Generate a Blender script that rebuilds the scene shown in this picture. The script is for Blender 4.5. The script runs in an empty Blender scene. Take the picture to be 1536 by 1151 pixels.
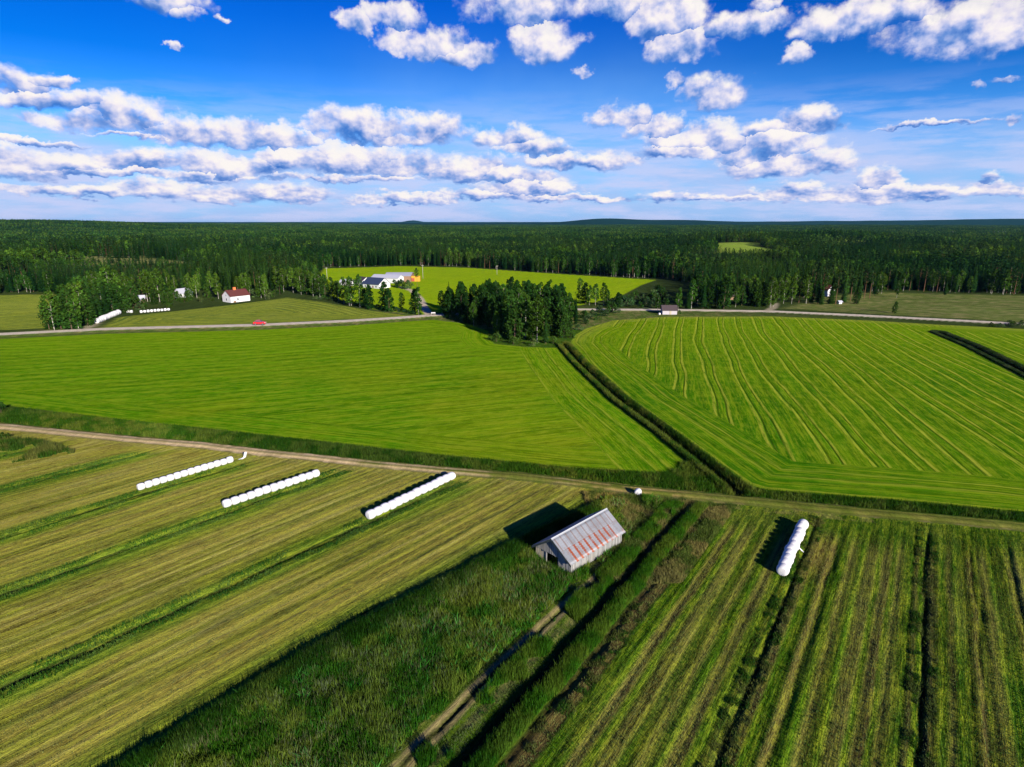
import bpy, math, random
import numpy as np
from mathutils import Vector, Matrix
random.seed(7); RNG = np.random.default_rng(7)
R = math.radians
scene = bpy.context.scene
COL = scene.collection

# ------------------------------------------------------------------ camera
CAM_H = 44.0; PITCH = math.atan(243/895.0); FPX = 895.0
cam = bpy.data.cameras.new('camera'); cam_o = bpy.data.objects.new('camera', cam); COL.objects.link(cam_o)
cam_o.location = (0, 0, CAM_H); cam_o.rotation_euler = (math.pi/2 - PITCH, 0, 0)
cam.sensor_width = 36; cam.lens = 36*FPX/1536.0; cam.clip_start = 0.5; cam.clip_end = 90000
scene.camera = cam_o

# ------------------------------------------------------------------ light
SUN_EL = R(19.0); SUN_AZ = math.atan2(0.53, -0.85)          # towards +x, behind the camera
sdir = Vector((math.sin(SUN_AZ)*math.cos(SUN_EL), math.cos(SUN_AZ)*math.cos(SUN_EL), math.sin(SUN_EL)))
sl = bpy.data.lights.new('sun', 'SUN'); sl.energy = 5.0; sl.angle = R(0.5); sl.color = (1.0, 0.91, 0.74)
so = bpy.data.objects.new('sun', sl); COL.objects.link(so); so.location = (60, -80, 90)
so.rotation_euler = sdir.to_track_quat('Z', 'Y').to_euler()
scene.view_settings.view_transform = 'Standard'; scene.view_settings.look = 'None'
scene.view_settings.exposure = 1.0; scene.view_settings.gamma = 1.0
scene.cycles.max_bounces = 5; scene.cycles.diffuse_bounces = 2; scene.cycles.transmission_bounces = 3
scene.cycles.volume_bounces = 0; scene.cycles.use_denoising = True

def ray(x, y):                                  # unit direction of a photo pixel
    u = x-768; v = y-575.5
    d = Vector((u, FPX*math.cos(PITCH)-v*math.sin(PITCH), -(FPX*math.sin(PITCH)+v*math.cos(PITCH))))
    return d.normalized()
def at(x, y, z=0.0):                            # ground point seen at a photo pixel
    d = ray(x, y); k = (z-CAM_H)/d.z
    return (d.x*k, d.y*k)
def ats(L): return [at(*p) for p in L]

# ------------------------------------------------------------------ node helper
class NT:
    def __init__(s, tree): s.t = tree; s.n = tree.nodes; s.l = tree.links
    def put(s, sock, v):
        if hasattr(v, 'is_output'): s.l.new(v, sock)
        elif v is not None:
            if isinstance(v, (tuple, list)) and len(v) == 3 and sock.type == 'RGBA': v = (*v, 1)
            sock.default_value = v
    def m(s, op, a, b=None, c=None, clamp=False):
        n = s.n.new('ShaderNodeMath'); n.operation = op; n.use_clamp = clamp
        for i, v in enumerate((a, b, c)):
            if v is not None: s.put(n.inputs[i], v)
        return n.outputs[0]
    def vm(s, op, a, b=None):
        n = s.n.new('ShaderNodeVectorMath'); n.operation = op
        s.put(n.inputs[0], a)
        if b is not None: s.put(n.inputs[1], b)
        return n.outputs[0]
    def mix(s, f, a, b, mode='MIX'):
        n = s.n.new('ShaderNodeMix'); n.data_type = 'RGBA'; n.blend_type = mode
        s.put(n.inputs[0], f); s.put(n.inputs[6], a); s.put(n.inputs[7], b); return n.outputs[2]
    def noise(s, vec, scale=1, detail=2, rough=0.5, dims='3D', col=False, w=None):
        n = s.n.new('ShaderNodeTexNoise'); n.noise_dimensions = dims
        if vec is not None: s.put(n.inputs['Vector'], vec)
        n.inputs['Scale'].default_value = scale; n.inputs['Detail'].default_value = detail
        n.inputs['Roughness'].default_value = rough
        return n.outputs['Color' if col else 'Fac']
    def attr(s, name, out='Color'):
        n = s.n.new('ShaderNodeAttribute'); n.attribute_name = name; return n.outputs[out]
    def sep(s, v):
        n = s.n.new('ShaderNodeSeparateXYZ'); s.put(n.inputs[0], v); return n.outputs
    def comb(s, x, y, z=0.0):
        n = s.n.new('ShaderNodeCombineXYZ')
        for i, v in enumerate((x, y, z)): s.put(n.inputs[i], v)
        return n.outputs[0]
    def mr(s, v, a, b, c=0.0, d=1.0, smooth=False):
        n = s.n.new('ShaderNodeMapRange'); n.clamp = True
        if smooth: n.interpolation_type = 'SMOOTHSTEP'
        for i, q in enumerate((v, a, b, c, d)): s.put(n.inputs[i], q)
        return n.outputs[0]
    def ramp(s, f, stops):
        n = s.n.new('ShaderNodeValToRGB'); e = n.color_ramp.elements
        while len(e) < len(stops): e.new(0.5)
        for i, (p, c) in enumerate(stops): e[i].position = p; e[i].color = (*c, 1)
        s.put(n.inputs[0], f); return n.outputs[0]
    def obj(s):
        return s.n.new('ShaderNodeTexCoord').outputs['Object']
def new_mat(name):
    m = bpy.data.materials.new(name); m.use_nodes = True; m.node_tree.nodes.clear()
    return m, NT(m.node_tree)
def finish(t, color, rough=0.85, bump=None, bstr=0.3, bdist=0.05, spec=0.3, metal=0.0, emit=None):
    b = t.n.new('ShaderNodeBsdfPrincipled'); t.put(b.inputs['Base Color'], color); t.put(b.inputs['Roughness'], rough)
    t.put(b.inputs['Specular IOR Level'], spec); t.put(b.inputs['Metallic'], metal)
    if bump is not None:
        n = t.n.new('ShaderNodeBump'); n.inputs['Strength'].default_value = bstr; n.inputs['Distance'].default_value = bdist
        t.put(n.inputs['Height'], bump); t.l.new(n.outputs[0], b.inputs['Normal'])
    o = t.n.new('ShaderNodeOutputMaterial'); t.l.new(b.outputs[0], o.inputs[0]); return b
def simple(name, c1, c2=None, scale=3.0, rough=0.7, bump=0.2, spec=0.3, metal=0.0):
    m, t = new_mat(name); n = t.noise(t.obj(), scale, 4, 0.6)
    c2 = c2 or tuple(v*0.75 for v in c1)
    finish(t, t.mix(n, c1, c2), rough, n, bump, 0.03, spec, metal); return m

# ------------------------------------------------------------------ sky: Nishita with procedural cumulus
w = bpy.data.worlds.new("World"); scene.world = w; w.use_nodes = True; w.node_tree.nodes.clear(); T = NT(w.node_tree)
sky = T.n.new('ShaderNodeTexSky'); sky.sky_type = 'NISHITA'; sky.sun_disc = False
sky.sun_elevation = SUN_EL; sky.sun_rotation = SUN_AZ; sky.air_density = 1.0; sky.dust_density = 0.3; sky.ozone_density = 3.0
SKY_S = 0.06
gen = T.vm('NORMALIZE', T.n.new('ShaderNodeTexCoord').outputs['Generated'])
gx, gy, gz = T.sep(gen)
az = T.m('MULTIPLY', T.m('ARCTAN2', gx, gy), 180/math.pi); el = T.m('MULTIPLY', T.m('ARCSINE', gz), 180/math.pi)
P0 = T.comb(az, el)
# noise space: stretched towards the horizon
squash = T.m('ADD', 1.0, T.m('DIVIDE', 9.0, T.m('ADD', T.m('MAXIMUM', el, 0.0), 4.0)))
NP = T.comb(az, T.m('MULTIPLY', el, squash))
wn1 = T.vm('SUBTRACT', T.noise(NP, 0.22, 3, 0.55, col=True), (0.5, 0.5, 0.5))
wn2 = T.vm('SUBTRACT', T.noise(NP, 0.9, 4, 0.6, col=True), (0.5, 0.5, 0.5))
PW = T.vm('ADD', P0, T.vm('ADD', T.vm('MULTIPLY', wn1, (5.0, 2.0, 0)), T.vm('MULTIPLY', wn2, (2.0, 1.2, 0))))
px_, py_, _ = T.sep(PW)
def ang(x, y):
    d = ray(x, y); return math.degrees(math.atan2(d.x, d.y)), math.degrees(math.asin(d.z))
BL = [(245,5,48,24),(278,25,16,12),(20,122,42,20),(65,119,34,9),(70,150,80,14),(195,180,62,30),(130,184,70,18),(275,200,70,22),
 (345,200,60,22),(420,208,50,16),(545,196,72,25),(640,198,55,24),(595,206,60,16),(760,207,45,16),(800,222,50,13),
 (35,250,70,24),(120,252,60,18),(205,245,70,17),(330,248,100,19),(450,243,80,18),(540,242,80,24),(615,250,70,20),(690,257,60,22),
 (760,266,60,12),(90,290,100,9),(320,293,110,14),(420,292,80,12),(600,300,60,8),(740,296,80,9),(820,286,26,13),
 (540,38,26,16),(590,30,34,22),(640,68,60,24),(700,84,50,17),(800,10,85,34),(815,68,42,32),(878,103,11,7),(925,8,46,24),
 (1005,30,46,44),(1025,72,44,26),(1125,38,52,17),(1146,10,18,11),(1235,42,50,26),(1320,26,90,28),(1415,52,90,40),(1500,45,60,48),
 (1195,86,18,16),(1072,145,46,24),(1018,122,18,11),(935,178,34,20),(985,192,45,18),(1210,186,46,21),(1155,196,45,12),
 (1060,214,80,24),(1150,226,80,28),(1180,244,90,22),(1010,232,70,12),(840,242,50,12),(905,242,50,12),(785,284,66,18),
 (995,298,24,7),(1200,291,90,13),(1308,272,24,22),(1310,290,70,12),(1385,286,36,10),(1480,286,50,12),(1492,272,18,10),
 (1465,132,12,8),(1520,124,26,6),(1400,185,80,3.5),(1518,180,16,8),(150,262,160,8),(60,215,60,5),(205,205,60,4),(330,28,16,5),(270,72,8,6),
 (860,300,90,6),(1090,300,70,5),(500,268,120,6)]
dens = None; shade = None
g = bpy.data.node_groups.new('blob', 'ShaderNodeTree')
for nm, io in (('x','INPUT'),('y','INPUT'),('cx','INPUT'),('cy','INPUT'),('rx','INPUT'),('ry','INPUT'),('d','INPUT'),('s','INPUT'),('dens','OUTPUT'),('shade','OUTPUT')):
    g.interface.new_socket(nm, in_out=io, socket_type='NodeSocketFloat')
G = NT(g); gi = g.nodes.new('NodeGroupInput').outputs; go = g.nodes.new('NodeGroupOutput').inputs
dx = G.m('MULTIPLY', G.m('SUBTRACT', gi[0], gi[2]), gi[4]); dy = G.m('MULTIPLY', G.m('SUBTRACT', gi[1], gi[3]), gi[5])
dyf = G.m('MAXIMUM', dy, G.m('MULTIPLY', dy, -1.55))                       # flatter base
dd = G.m('SUBTRACT', 1.0, G.m('ADD', G.m('MULTIPLY', dx, dx), G.m('MULTIPLY', dyf, dyf)))
gt = G.m('GREATER_THAN', dd, gi[6])
g.links.new(G.m('MAXIMUM', dd, gi[6]), go[0])
g.links.new(G.m('ADD', G.m('MULTIPLY', gt, dy), G.m('MULTIPLY', G.m('SUBTRACT', 1.0, gt), gi[7])), go[1])
dens, shade = -3.0, 0.0
for (x, y, rx, ry) in BL:
    a, e = ang(x, y); a2, _ = ang(x+rx, y); _, e2 = ang(x, y-ry)
    n = T.n.new('ShaderNodeGroup'); n.node_tree = g
    for i, v in enumerate((px_, py_, a, e, 1/(a2-a)/1.36, 1/max(e2-e, .2)/1.45, dens, shade)): T.put(n.inputs[i], v)
    dens, shade = n.outputs[0], n.outputs[1]
f1 = T.noise(NP, 0.42, 7, 0.54); f1b = T.noise(T.vm('ADD', NP, (0.6, 1.2, 0)), 0.42, 3, 0.5)
f3 = T.noise(NP, 0.13, 2, 0.5)
f2 = T.noise(NP, 2.2, 5, 0.55); f2b = T.noise(T.vm('ADD', NP, (0.14, 0.28, 0)), 2.2, 3, 0.55)
# far thin cloud layer, everywhere near the horizon, and all round the sky outside the picture
far = T.noise(T.comb(T.m('MULTIPLY', az, 0.4), T.m('MULTIPLY', el, 2.4)), 0.3, 6, 0.6)
d_all = T.m('ADD', T.m('MAXIMUM', dens, -1.2), T.m('MULTIPLY', T.m('SUBTRACT', f1, 0.5), 2.4))
d_all = T.m('ADD', d_all, T.m('MULTIPLY', T.m('SUBTRACT', f2, 0.5), 0.45))
alpha = T.m('MULTIPLY', T.mr(d_all, -0.15, T.mr(f3, .35, .62, 1.0, .35), smooth=True), T.mr(d_all, -0.2, 0.9, 0.68, 1.0))
relief = T.m('ADD', T.m('MULTIPLY', T.m('SUBTRACT', f1, f1b), 1.5), T.m('MULTIPLY', T.m('SUBTRACT', f2, f2b), 0.22))
sh = T.m('ADD', T.m('ADD', T.m('ADD', 0.56, T.m('MULTIPLY', T.m('SUBTRACT', f3, .5), .5)), T.m('MULTIPLY', shade, 0.62)), T.m('MULTIPLY', relief, 1.25))
ccol = T.ramp(sh, [(0.0, (0.04, 0.17, 0.58)), (0.25, (0.16, 0.31, 0.72)), (0.52, (0.50, 0.56, 0.87)), (0.82, (0.92, 0.86, 0.93)), (1.0, (1.0, 0.95, 0.92))])
K = 0.49/SKY_S
ccol = T.vm('MULTIPLY', ccol, (K, K, K))
# sky tint: Nishita pushed to the saturated blue of the photograph
hs = T.n.new('ShaderNodeHueSaturation'); T.put(hs.inputs['Color'], sky.outputs[0]); hs.inputs['Saturation'].default_value = 1.3; hs.inputs['Value'].default_value = 1.0
skyt = T.mix(T.mr(el, 2.0, 12.5), (0.62, 1.15, 1.9), (0.002, 0.46, 1.10))
skyt = T.mix(T.mr(el, 12.5, 24.0), skyt, (0.0, 0.28, 1.0))
skyc = T.mix(1.0, hs.outputs[0], skyt, 'MULTIPLY')
hz = T.mr(el, 10.0, 0.0, smooth=True)
vx = T.m('DIVIDE', T.m('SUBTRACT', az, 1.0), 20.0); vy = T.m('DIVIDE', T.m('SUBTRACT', el, 8.0), 4.5)
veil = T.m('EXPONENT', T.m('MULTIPLY', T.m('ADD', T.m('MULTIPLY', vx, vx), T.m('MULTIPLY', vy, vy)), -1.0))
veil = T.m('MULTIPLY', T.m('MULTIPLY', veil, T.mr(T.noise(NP, .12, 3, .5), .3, .65, .55, 1.0)), .62)
lowv = T.m('MULTIPLY', T.mr(el, 8.5, 4.0, smooth=True), T.mr(T.noise(T.comb(T.m('MULTIPLY', az, .5), T.m('MULTIPLY', el, 1.6)), .25, 5, .55), .34, .60, .15, .8))
farm = T.m('MULTIPLY', T.mr(far, 0.40, 0.62, smooth=True), T.mr(el, 11.0, 3.0, 0.0, 0.85))
skyc = T.mix(T.m('MULTIPLY', hz, 0.8), skyc, (0.27*K, 0.50*K, 0.97*K))
skyc = T.mix(veil, skyc, (0.28*K, 0.54*K, 0.92*K))
skyc = T.mix(lowv, skyc, (0.42*K, 0.57*K, 0.93*K))
skyc = T.mix(farm, skyc, (0.60*K, 0.66*K, 0.96*K))
fin = T.mix(alpha, skyc, ccol)
# below the horizon a plain dim tone
fin = T.mix(T.mr(el, -0.3, -2.0), fin, (0.8, 1.0, 1.2))
bg = T.n.new('ShaderNodeBackground'); T.put(bg.inputs[0], fin); bg.inputs[1].default_value = SKY_S
wo = T.n.new('ShaderNodeOutputWorld'); T.l.new(bg.outputs[0], wo.inputs[0])
w.cycles.sampling_method = 'MANUAL'; w.cycles.sample_map_resolution = 512

# ------------------------------------------------------------------ object helpers
def tag(o, label=None, cat=None, group=None, kind=None):
    if label: o['label'] = label
    if cat: o['category'] = cat
    if group: o['group'] = group
    if kind: o['kind'] = kind
    return o
def thing(name, loc, rz, label, cat, group=None, sc=None):
    o = bpy.data.objects.new(name, None); COL.objects.link(o); o.location = loc; o.rotation_euler = (0, 0, rz)
    o.empty_display_size = 0.2
    if sc: o.scale = sc
    return tag(o, label, cat, group)
def obj(name, me, parent=None):
    o = bpy.data.objects.new(name, me); COL.objects.link(o)
    if parent is not None: o.parent = parent
    return o
class MB:
    """collects simple solids into one mesh"""
    def __init__(s): s.v = []; s.f = []; s.mi = []
    def add(s, vs, fs, mi=0):
        b = len(s.v); s.v += [tuple(q) for q in vs]; s.f += [tuple(b+i for i in f) for f in fs]; s.mi += [mi]*len(fs); return s
    def box(s, x0, x1, y0, y1, z0, z1, mi=0):
        return s.add([(x0,y0,z0),(x1,y0,z0),(x1,y1,z0),(x0,y1,z0),(x0,y0,z1),(x1,y0,z1),(x1,y1,z1),(x0,y1,z1)],
              [(0,3,2,1),(4,5,6,7),(0,1,5,4),(1,2,6,5),(2,3,7,6),(3,0,4,7)], mi)
    def prism(s, poly, a, b, axis='y', mi=0):
        n = len(poly)
        def P(p, t): return (p[0], t, p[1]) if axis == 'y' else ((t, p[0], p[1]) if axis == 'x' else (p[0], p[1], t))
        vs = [P(p, a) for p in poly]+[P(p, b) for p in poly]
        fs = [tuple(range(n))[::-1], tuple(range(n, 2*n))]+[(i, (i+1) % n, n+(i+1) % n, n+i) for i in range(n)]
        return s.add(vs, fs, mi)
    def tube(s, p, q, r0, r1, n=8, mi=0):
        p = Vector(p); q = Vector(q); d = (q-p).normalized(); a = d.orthogonal().normalized(); b = d.cross(a)
        vs = [p+(a*math.cos(6.2832*i/n)+b*math.sin(6.2832*i/n))*r0 for i in range(n)]+[q+(a*math.cos(6.2832*i/n)+b*math.sin(6.2832*i/n))*r1 for i in range(n)]
        return s.add(vs, [tuple(range(n))[::-1], tuple(range(n, 2*n))]+[(i, (i+1) % n, n+(i+1) % n, n+i) for i in range(n)], mi)
    def mesh(s, name, mats, smooth=False):
        me = bpy.data.meshes.new(name); me.from_pydata(s.v, [], s.f); me.validate()
        for m in (mats if isinstance(mats, (list, tuple)) else [mats]): me.materials.append(m)
        me.polygons.foreach_set('material_index', s.mi[:len(me.polygons)])
        import bmesh
        bm = bmesh.new(); bm.from_mesh(me); bmesh.ops.recalc_face_normals(bm, faces=bm.faces[:]); bm.to_mesh(me); bm.free()
        if smooth: me.polygons.foreach_set('use_smooth', [True]*len(me.polygons))
        me.update(); return me
    def build(s, name, mats, parent=None, smooth=False): return obj(name, s.mesh(name, mats, smooth), parent)
def np_mesh(name, V, F, mats, col=None, fmi=None, extra=None, smooth=False):
    """V (n,3), F (m,3 or 4) -> mesh; col per vertex"""
    me = bpy.data.meshes.new(name); k = F.shape[1] if len(F) else 3
    me.vertices.add(len(V)); me.vertices.foreach_set('co', np.ascontiguousarray(V, dtype=np.float32).ravel())
    me.loops.add(len(F)*k); me.loops.foreach_set('vertex_index', np.ascontiguousarray(F, dtype=np.int32).ravel())
    me.polygons.add(len(F)); me.polygons.foreach_set('loop_start', np.arange(0, len(F)*k, k, dtype=np.int32))
    if fmi is not None: me.polygons.foreach_set('material_index', fmi.astype(np.int32))
    if smooth: me.polygons.foreach_set('use_smooth', np.ones(len(F), dtype=bool))
    for m in mats: me.materials.append(m)
    if col is not None:
        a = me.color_attributes.new('col', 'FLOAT_COLOR', 'POINT'); c = np.ones((len(V), 4), dtype=np.float32); c[:, :col.shape[1]] = col
        a.data.foreach_set('color', c.ravel())
    for nm, (ty, arr) in (extra or {}).items():
        a = me.attributes.new(nm, ty, 'POINT')
        key = {'FLOAT_COLOR': 'color', 'FLOAT_VECTOR': 'vector', 'FLOAT': 'value', 'INT': 'value'}[ty]
        a.data.foreach_set(key, np.ascontiguousarray(arr, dtype=np.int32 if ty == 'INT' else np.float32).ravel())
    me.update(calc_edges=True); return me

# ------------------------------------------------------------------ numpy field maths
def _h(i, j, s):
    n = (i*374761393 + j*668265263 + s*1442695041) & 0x7fffffff
    n = ((n ^ (n >> 13))*1274126177) & 0x7fffffff
    return ((n ^ (n >> 16)) & 0xffff)/65535.0
def vn(x, y, s=0):
    xi = np.floor(x).astype(np.int64); yi = np.floor(y).astype(np.int64); fx = x-xi; fy = y-yi
    fx = fx*fx*(3-2*fx); fy = fy*fy*(3-2*fy)
    return (_h(xi, yi, s)*(1-fx)+_h(xi+1, yi, s)*fx)*(1-fy)+(_h(xi, yi+1, s)*(1-fx)+_h(xi+1, yi+1, s)*fx)*fy
def fbm(x, y, s=0, o=4):
    r = 0; a = .5
    for k in range(o): r = r+a*vn(x*2**k, y*2**k, s+k*17); a *= .5
    return r/(1-.5**o)
def sst(x, a, b):
    t = np.clip((x-a)/(b-a), 0, 1); return t*t*(3-2*t)
def dline(X, Y, P):
    d = np.full(X.shape, 1e9)
    for (ax, ay), (bx, by) in zip(P, P[1:]):
        vx, vy = bx-ax, by-ay; L = vx*vx+vy*vy
        t = np.clip(((X-ax)*vx+(Y-ay)*vy)/L, 0, 1)
        d = np.minimum(d, np.hypot(X-ax-t*vx, Y-ay-t*vy))
    return d
def inside(X, Y, P):
    r = np.zeros(X.shape, bool); n = len(P)
    for i in range(n):
        (x0, y0), (x1, y1) = P[i], P[(i+1) % n]
        if y0 == y1: continue
        c = ((y0 > Y) != (y1 > Y)) & (X < (x1-x0)*(Y-y0)/(y1-y0)+x0); r ^= c
    return r
def sdist(X, Y, P):
    d = dline(X, Y, list(P)+[P[0]]); return np.where(inside(X, Y, P), d, -d)
def cc(X, Y, azd):
    a = R(azd); return X*math.cos(a)-Y*math.sin(a), X*math.sin(a)+Y*math.cos(a)

TRACK = ats([(-160,627),(0,640),(100,650),(200,660),(300,668),(380,678),(480,688),(560,697),(650,705),(760,714),(850,723),(940,735),(1040,744),(1130,753),(1250,765),(1400,778),(1536,791),(1720,808)])
ROAD = ats([(-300,513),(0,503),(160,495),(390,489),(520,483),(600,478),(645,474.5),(700,472),(760,468.5),(865,465.5),(1000,466),(1160,468.5),(1300,475),(1480,484.5),(1700,497)])
LANE = ats([(645,474),(637,462),(630,448),(618,436),(600,431)])
SIDE = ats([(1148,468),(1160,462),(1163,455)]); SIDE2 = ats([(122,497),(140,487),(152,477)])
DITCH = ats([(845,517),(870,545),(930,600),(1000,650),(1050,690),(1108,737)])
RDITCH = ats([(1408,499),(1460,520),(1536,558),(1640,612)])
EDGE = ats([(930,735),(750,822),(640,880),(500,950),(350,1040),(180,1145),(60,1220)])
PATH = ats([(930,842),(870,890),(810,945),(760,990),(680,1070),(600,1151),(560,1190)])
LG = ats([(-300,521),(0,509),(160,501),(390,495),(520,489),(600,483),(650,480),(700,486),(733,497),(732,507),(742,516),(790,521),(838,522),(862,550),(920,604),(985,653),(1025,686),(1020,705),(990,712),(850,703),(760,694),(650,684),(480,664),(300,644),(150,628),(0,610),(-160,596)])
RG = ats([(856,514),(862,503),(880,493),(920,481),(1000,475.5),(1160,475),(1300,481),(1400,487),(1480,491),(1700,503),(2100,640),(1700,792),(1536,771),(1400,758),(1250,746),(1150,738),(1115,728),(1060,686),(1010,648),(940,598),(880,543)])
FG = ats([(478,418),(487,406),(600,400),(700,402),(850,412),(965,419),(985,420),(962,428),(930,445),(872,458),(800,466),(700,468),(652,469),(632,473),(560,464),(500,447)])
MG = ats([(150,494),(180,476),(300,463),(370,455),(430,447),(480,453),(560,467),(620,475),(520,479),(390,485),(160,492)])
MG2 = ats([(-200,455),(95,449),(80,492),(-200,504)])
CG = ats([(1070,366),(1165,362),(1125,379),(1085,379)])
CG2 = ats([(80,379),(150,371),(235,373),(200,381),(120,385)])
SCR = ats([(1168,463),(1200,455),(1235,445),(1320,438),(1420,441),(1600,445),(1750,490),(1536,484),(1340,473)])
YARD = ats([(195,462),(270,450),(330,444),(400,446),(420,450),(370,457),(300,466),(195,474)])
TXs = [p[0] for p in TRACK]; TYs = [p[1] for p in TRACK]
FURL = [-146, -126.5, -106.3, -89, -69.4]
# bands of the field right of the barn: across coordinate -> colour, straw
GRN = (.030, .092, .006); GRNB = (.065, .155, .006); STR = (.16, .15, .034); BRN = (.090, .068, .024); DRK = (.012, .020, .008); OLV = (.062, .092, .010)
RB = [(-34, OLV), (-30, GRN), (-27.2, GRN), (-26.6, DRK), (-25.6, DRK), (-25.2, GRN), (-23.9, GRN), (-23.6, DRK), (-23.1, BRN), (-21.6, BRN), (-21.3, DRK), (-20.9, GRNB), (-19.4, GRNB),
 (-19.0, STR), (-18.2, BRN), (-17.6, GRNB), (-16.8, STR), (-15.8, STR), (-15.2, GRNB), (-14.6, OLV), (-13.8, STR), (-13.1, GRNB), (-12.6, GRNB), (-12.1, STR), (-11.2, BRN), (-10.7, GRNB), (-10.0, GRNB),
 (-9.5, DRK), (-9.0, GRN), (-8.7, DRK), (-8.3, DRK), (-8.0, STR), (-7.4, BRN), (-7.0, GRNB), (-6.0, GRN), (-5.7, STR), (-5.3, BRN), (-5.0, DRK), (-4.7, GRNB), (-3.9, GRNB), (-3.3, STR), (-2.4, OLV), (-1.9, GRNB), (-1.2, STR), (-.4, STR),
 (.1, GRNB), (.6, STR), (1.3, BRN), (1.7, GRNB), (2.3, STR), (3.0, OLV), (3.8, GRN), (4.4, BRN), (4.8, GRNB), (5.2, DRK), (5.5, DRK), (5.9, BRN), (6.6, OLV), (7.2, GRN), (7.8, STR), (8.3, GRN), (9.4, OLV), (10.1, BRN), (10.4, DRK), (10.7, OLV),
 (11.6, STR), (12.3, GRN), (13.6, GRN), (14.2, STR), (14.6, DRK), (15.0, STR), (16.4, OLV), (18, BRN), (19, OLV), (21, STR), (22, DRK), (22.6, OLV), (26, BRN), (30, OLV), (34, GRN), (60, OLV)]
RBx = np.array([b[0] for b in RB]); RBc = np.array([b[1] for b in RB])

CLR = [(1110, 36, 770, 980, 7.8, 13.0), (150, 52, 600, 740, 9.8, 10.2), (1250, 40, 1250, 1400, 9, 12)]
def clr(X, Y):
    """raised clearings: height, mask of the open ground, mask of the young trees before it"""
    z = 0*X; op = 0*X; yg = 0*X
    for (px, hw, d0, d1, z0, z1) in CLR:
        d = ray(px, 372); n = math.hypot(d.x, d.y); ux, uy = d.x/n, d.y/n; a = X*ux+Y*uy; b = X*uy-Y*ux+12*np.sin(a/35.)
        z = z+np.interp(a, [d0-230, d0, d1, d1+500], [0, z0, z1, 0])*np.exp(-(b/(hw*2.6))**2)
        op = np.maximum(op, sst(np.abs(b), hw+6, hw-6)*sst(a, d0-8, d0+8)*sst(a, d1+8, d1-8)*(1 if px > 500 else (fbm(X/26, Y/26, 44, 3) > .34)))
        yg = np.maximum(yg, sst(np.abs(b), hw*1.5, hw*.9)*sst(a, d0-260, d0-220)*(a < d0+10))
    return z, op, yg
def hills(X, Y):
    D = np.hypot(X, Y)
    z = 7*(fbm(X/420+3, Y/300+7, 5, 3)-.5)*sst(D, 500, 1300) + 26*(fbm(X/1500+1, Y/900, 9, 3)-.5)*sst(D, 1200, 4000)
    z = z*(1-.8*clr(X, Y)[2])+clr(X, Y)[0]
    for (px, dist, hgt, w1, w2) in [(60, 3200, 22, 700, 500), (230, 4200, 20, 700, 500), (-150, 3000, 16, 900, 600), (480, 5200, 12, 700, 500), (900, 7600, 52, 520, 700), (1010, 8200, 44, 900, 800), (1260, 9000, 36, 1500, 800),
                                   (1560, 9000, 42, 1300, 800), (620, 14000, 62, 260, 600), (1900, 8500, 30, 1500, 800), (-500, 4200, 24, 1300, 900)]:
        d = ray(px, 335); n = math.hypot(d.x, d.y); ux, uy = d.x/n, d.y/n
        a = X*ux+Y*uy-dist; b = X*uy-Y*ux
        z = z + hgt*np.exp(-(a/w2)**2-(b/w1)**2)
    return z
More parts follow.
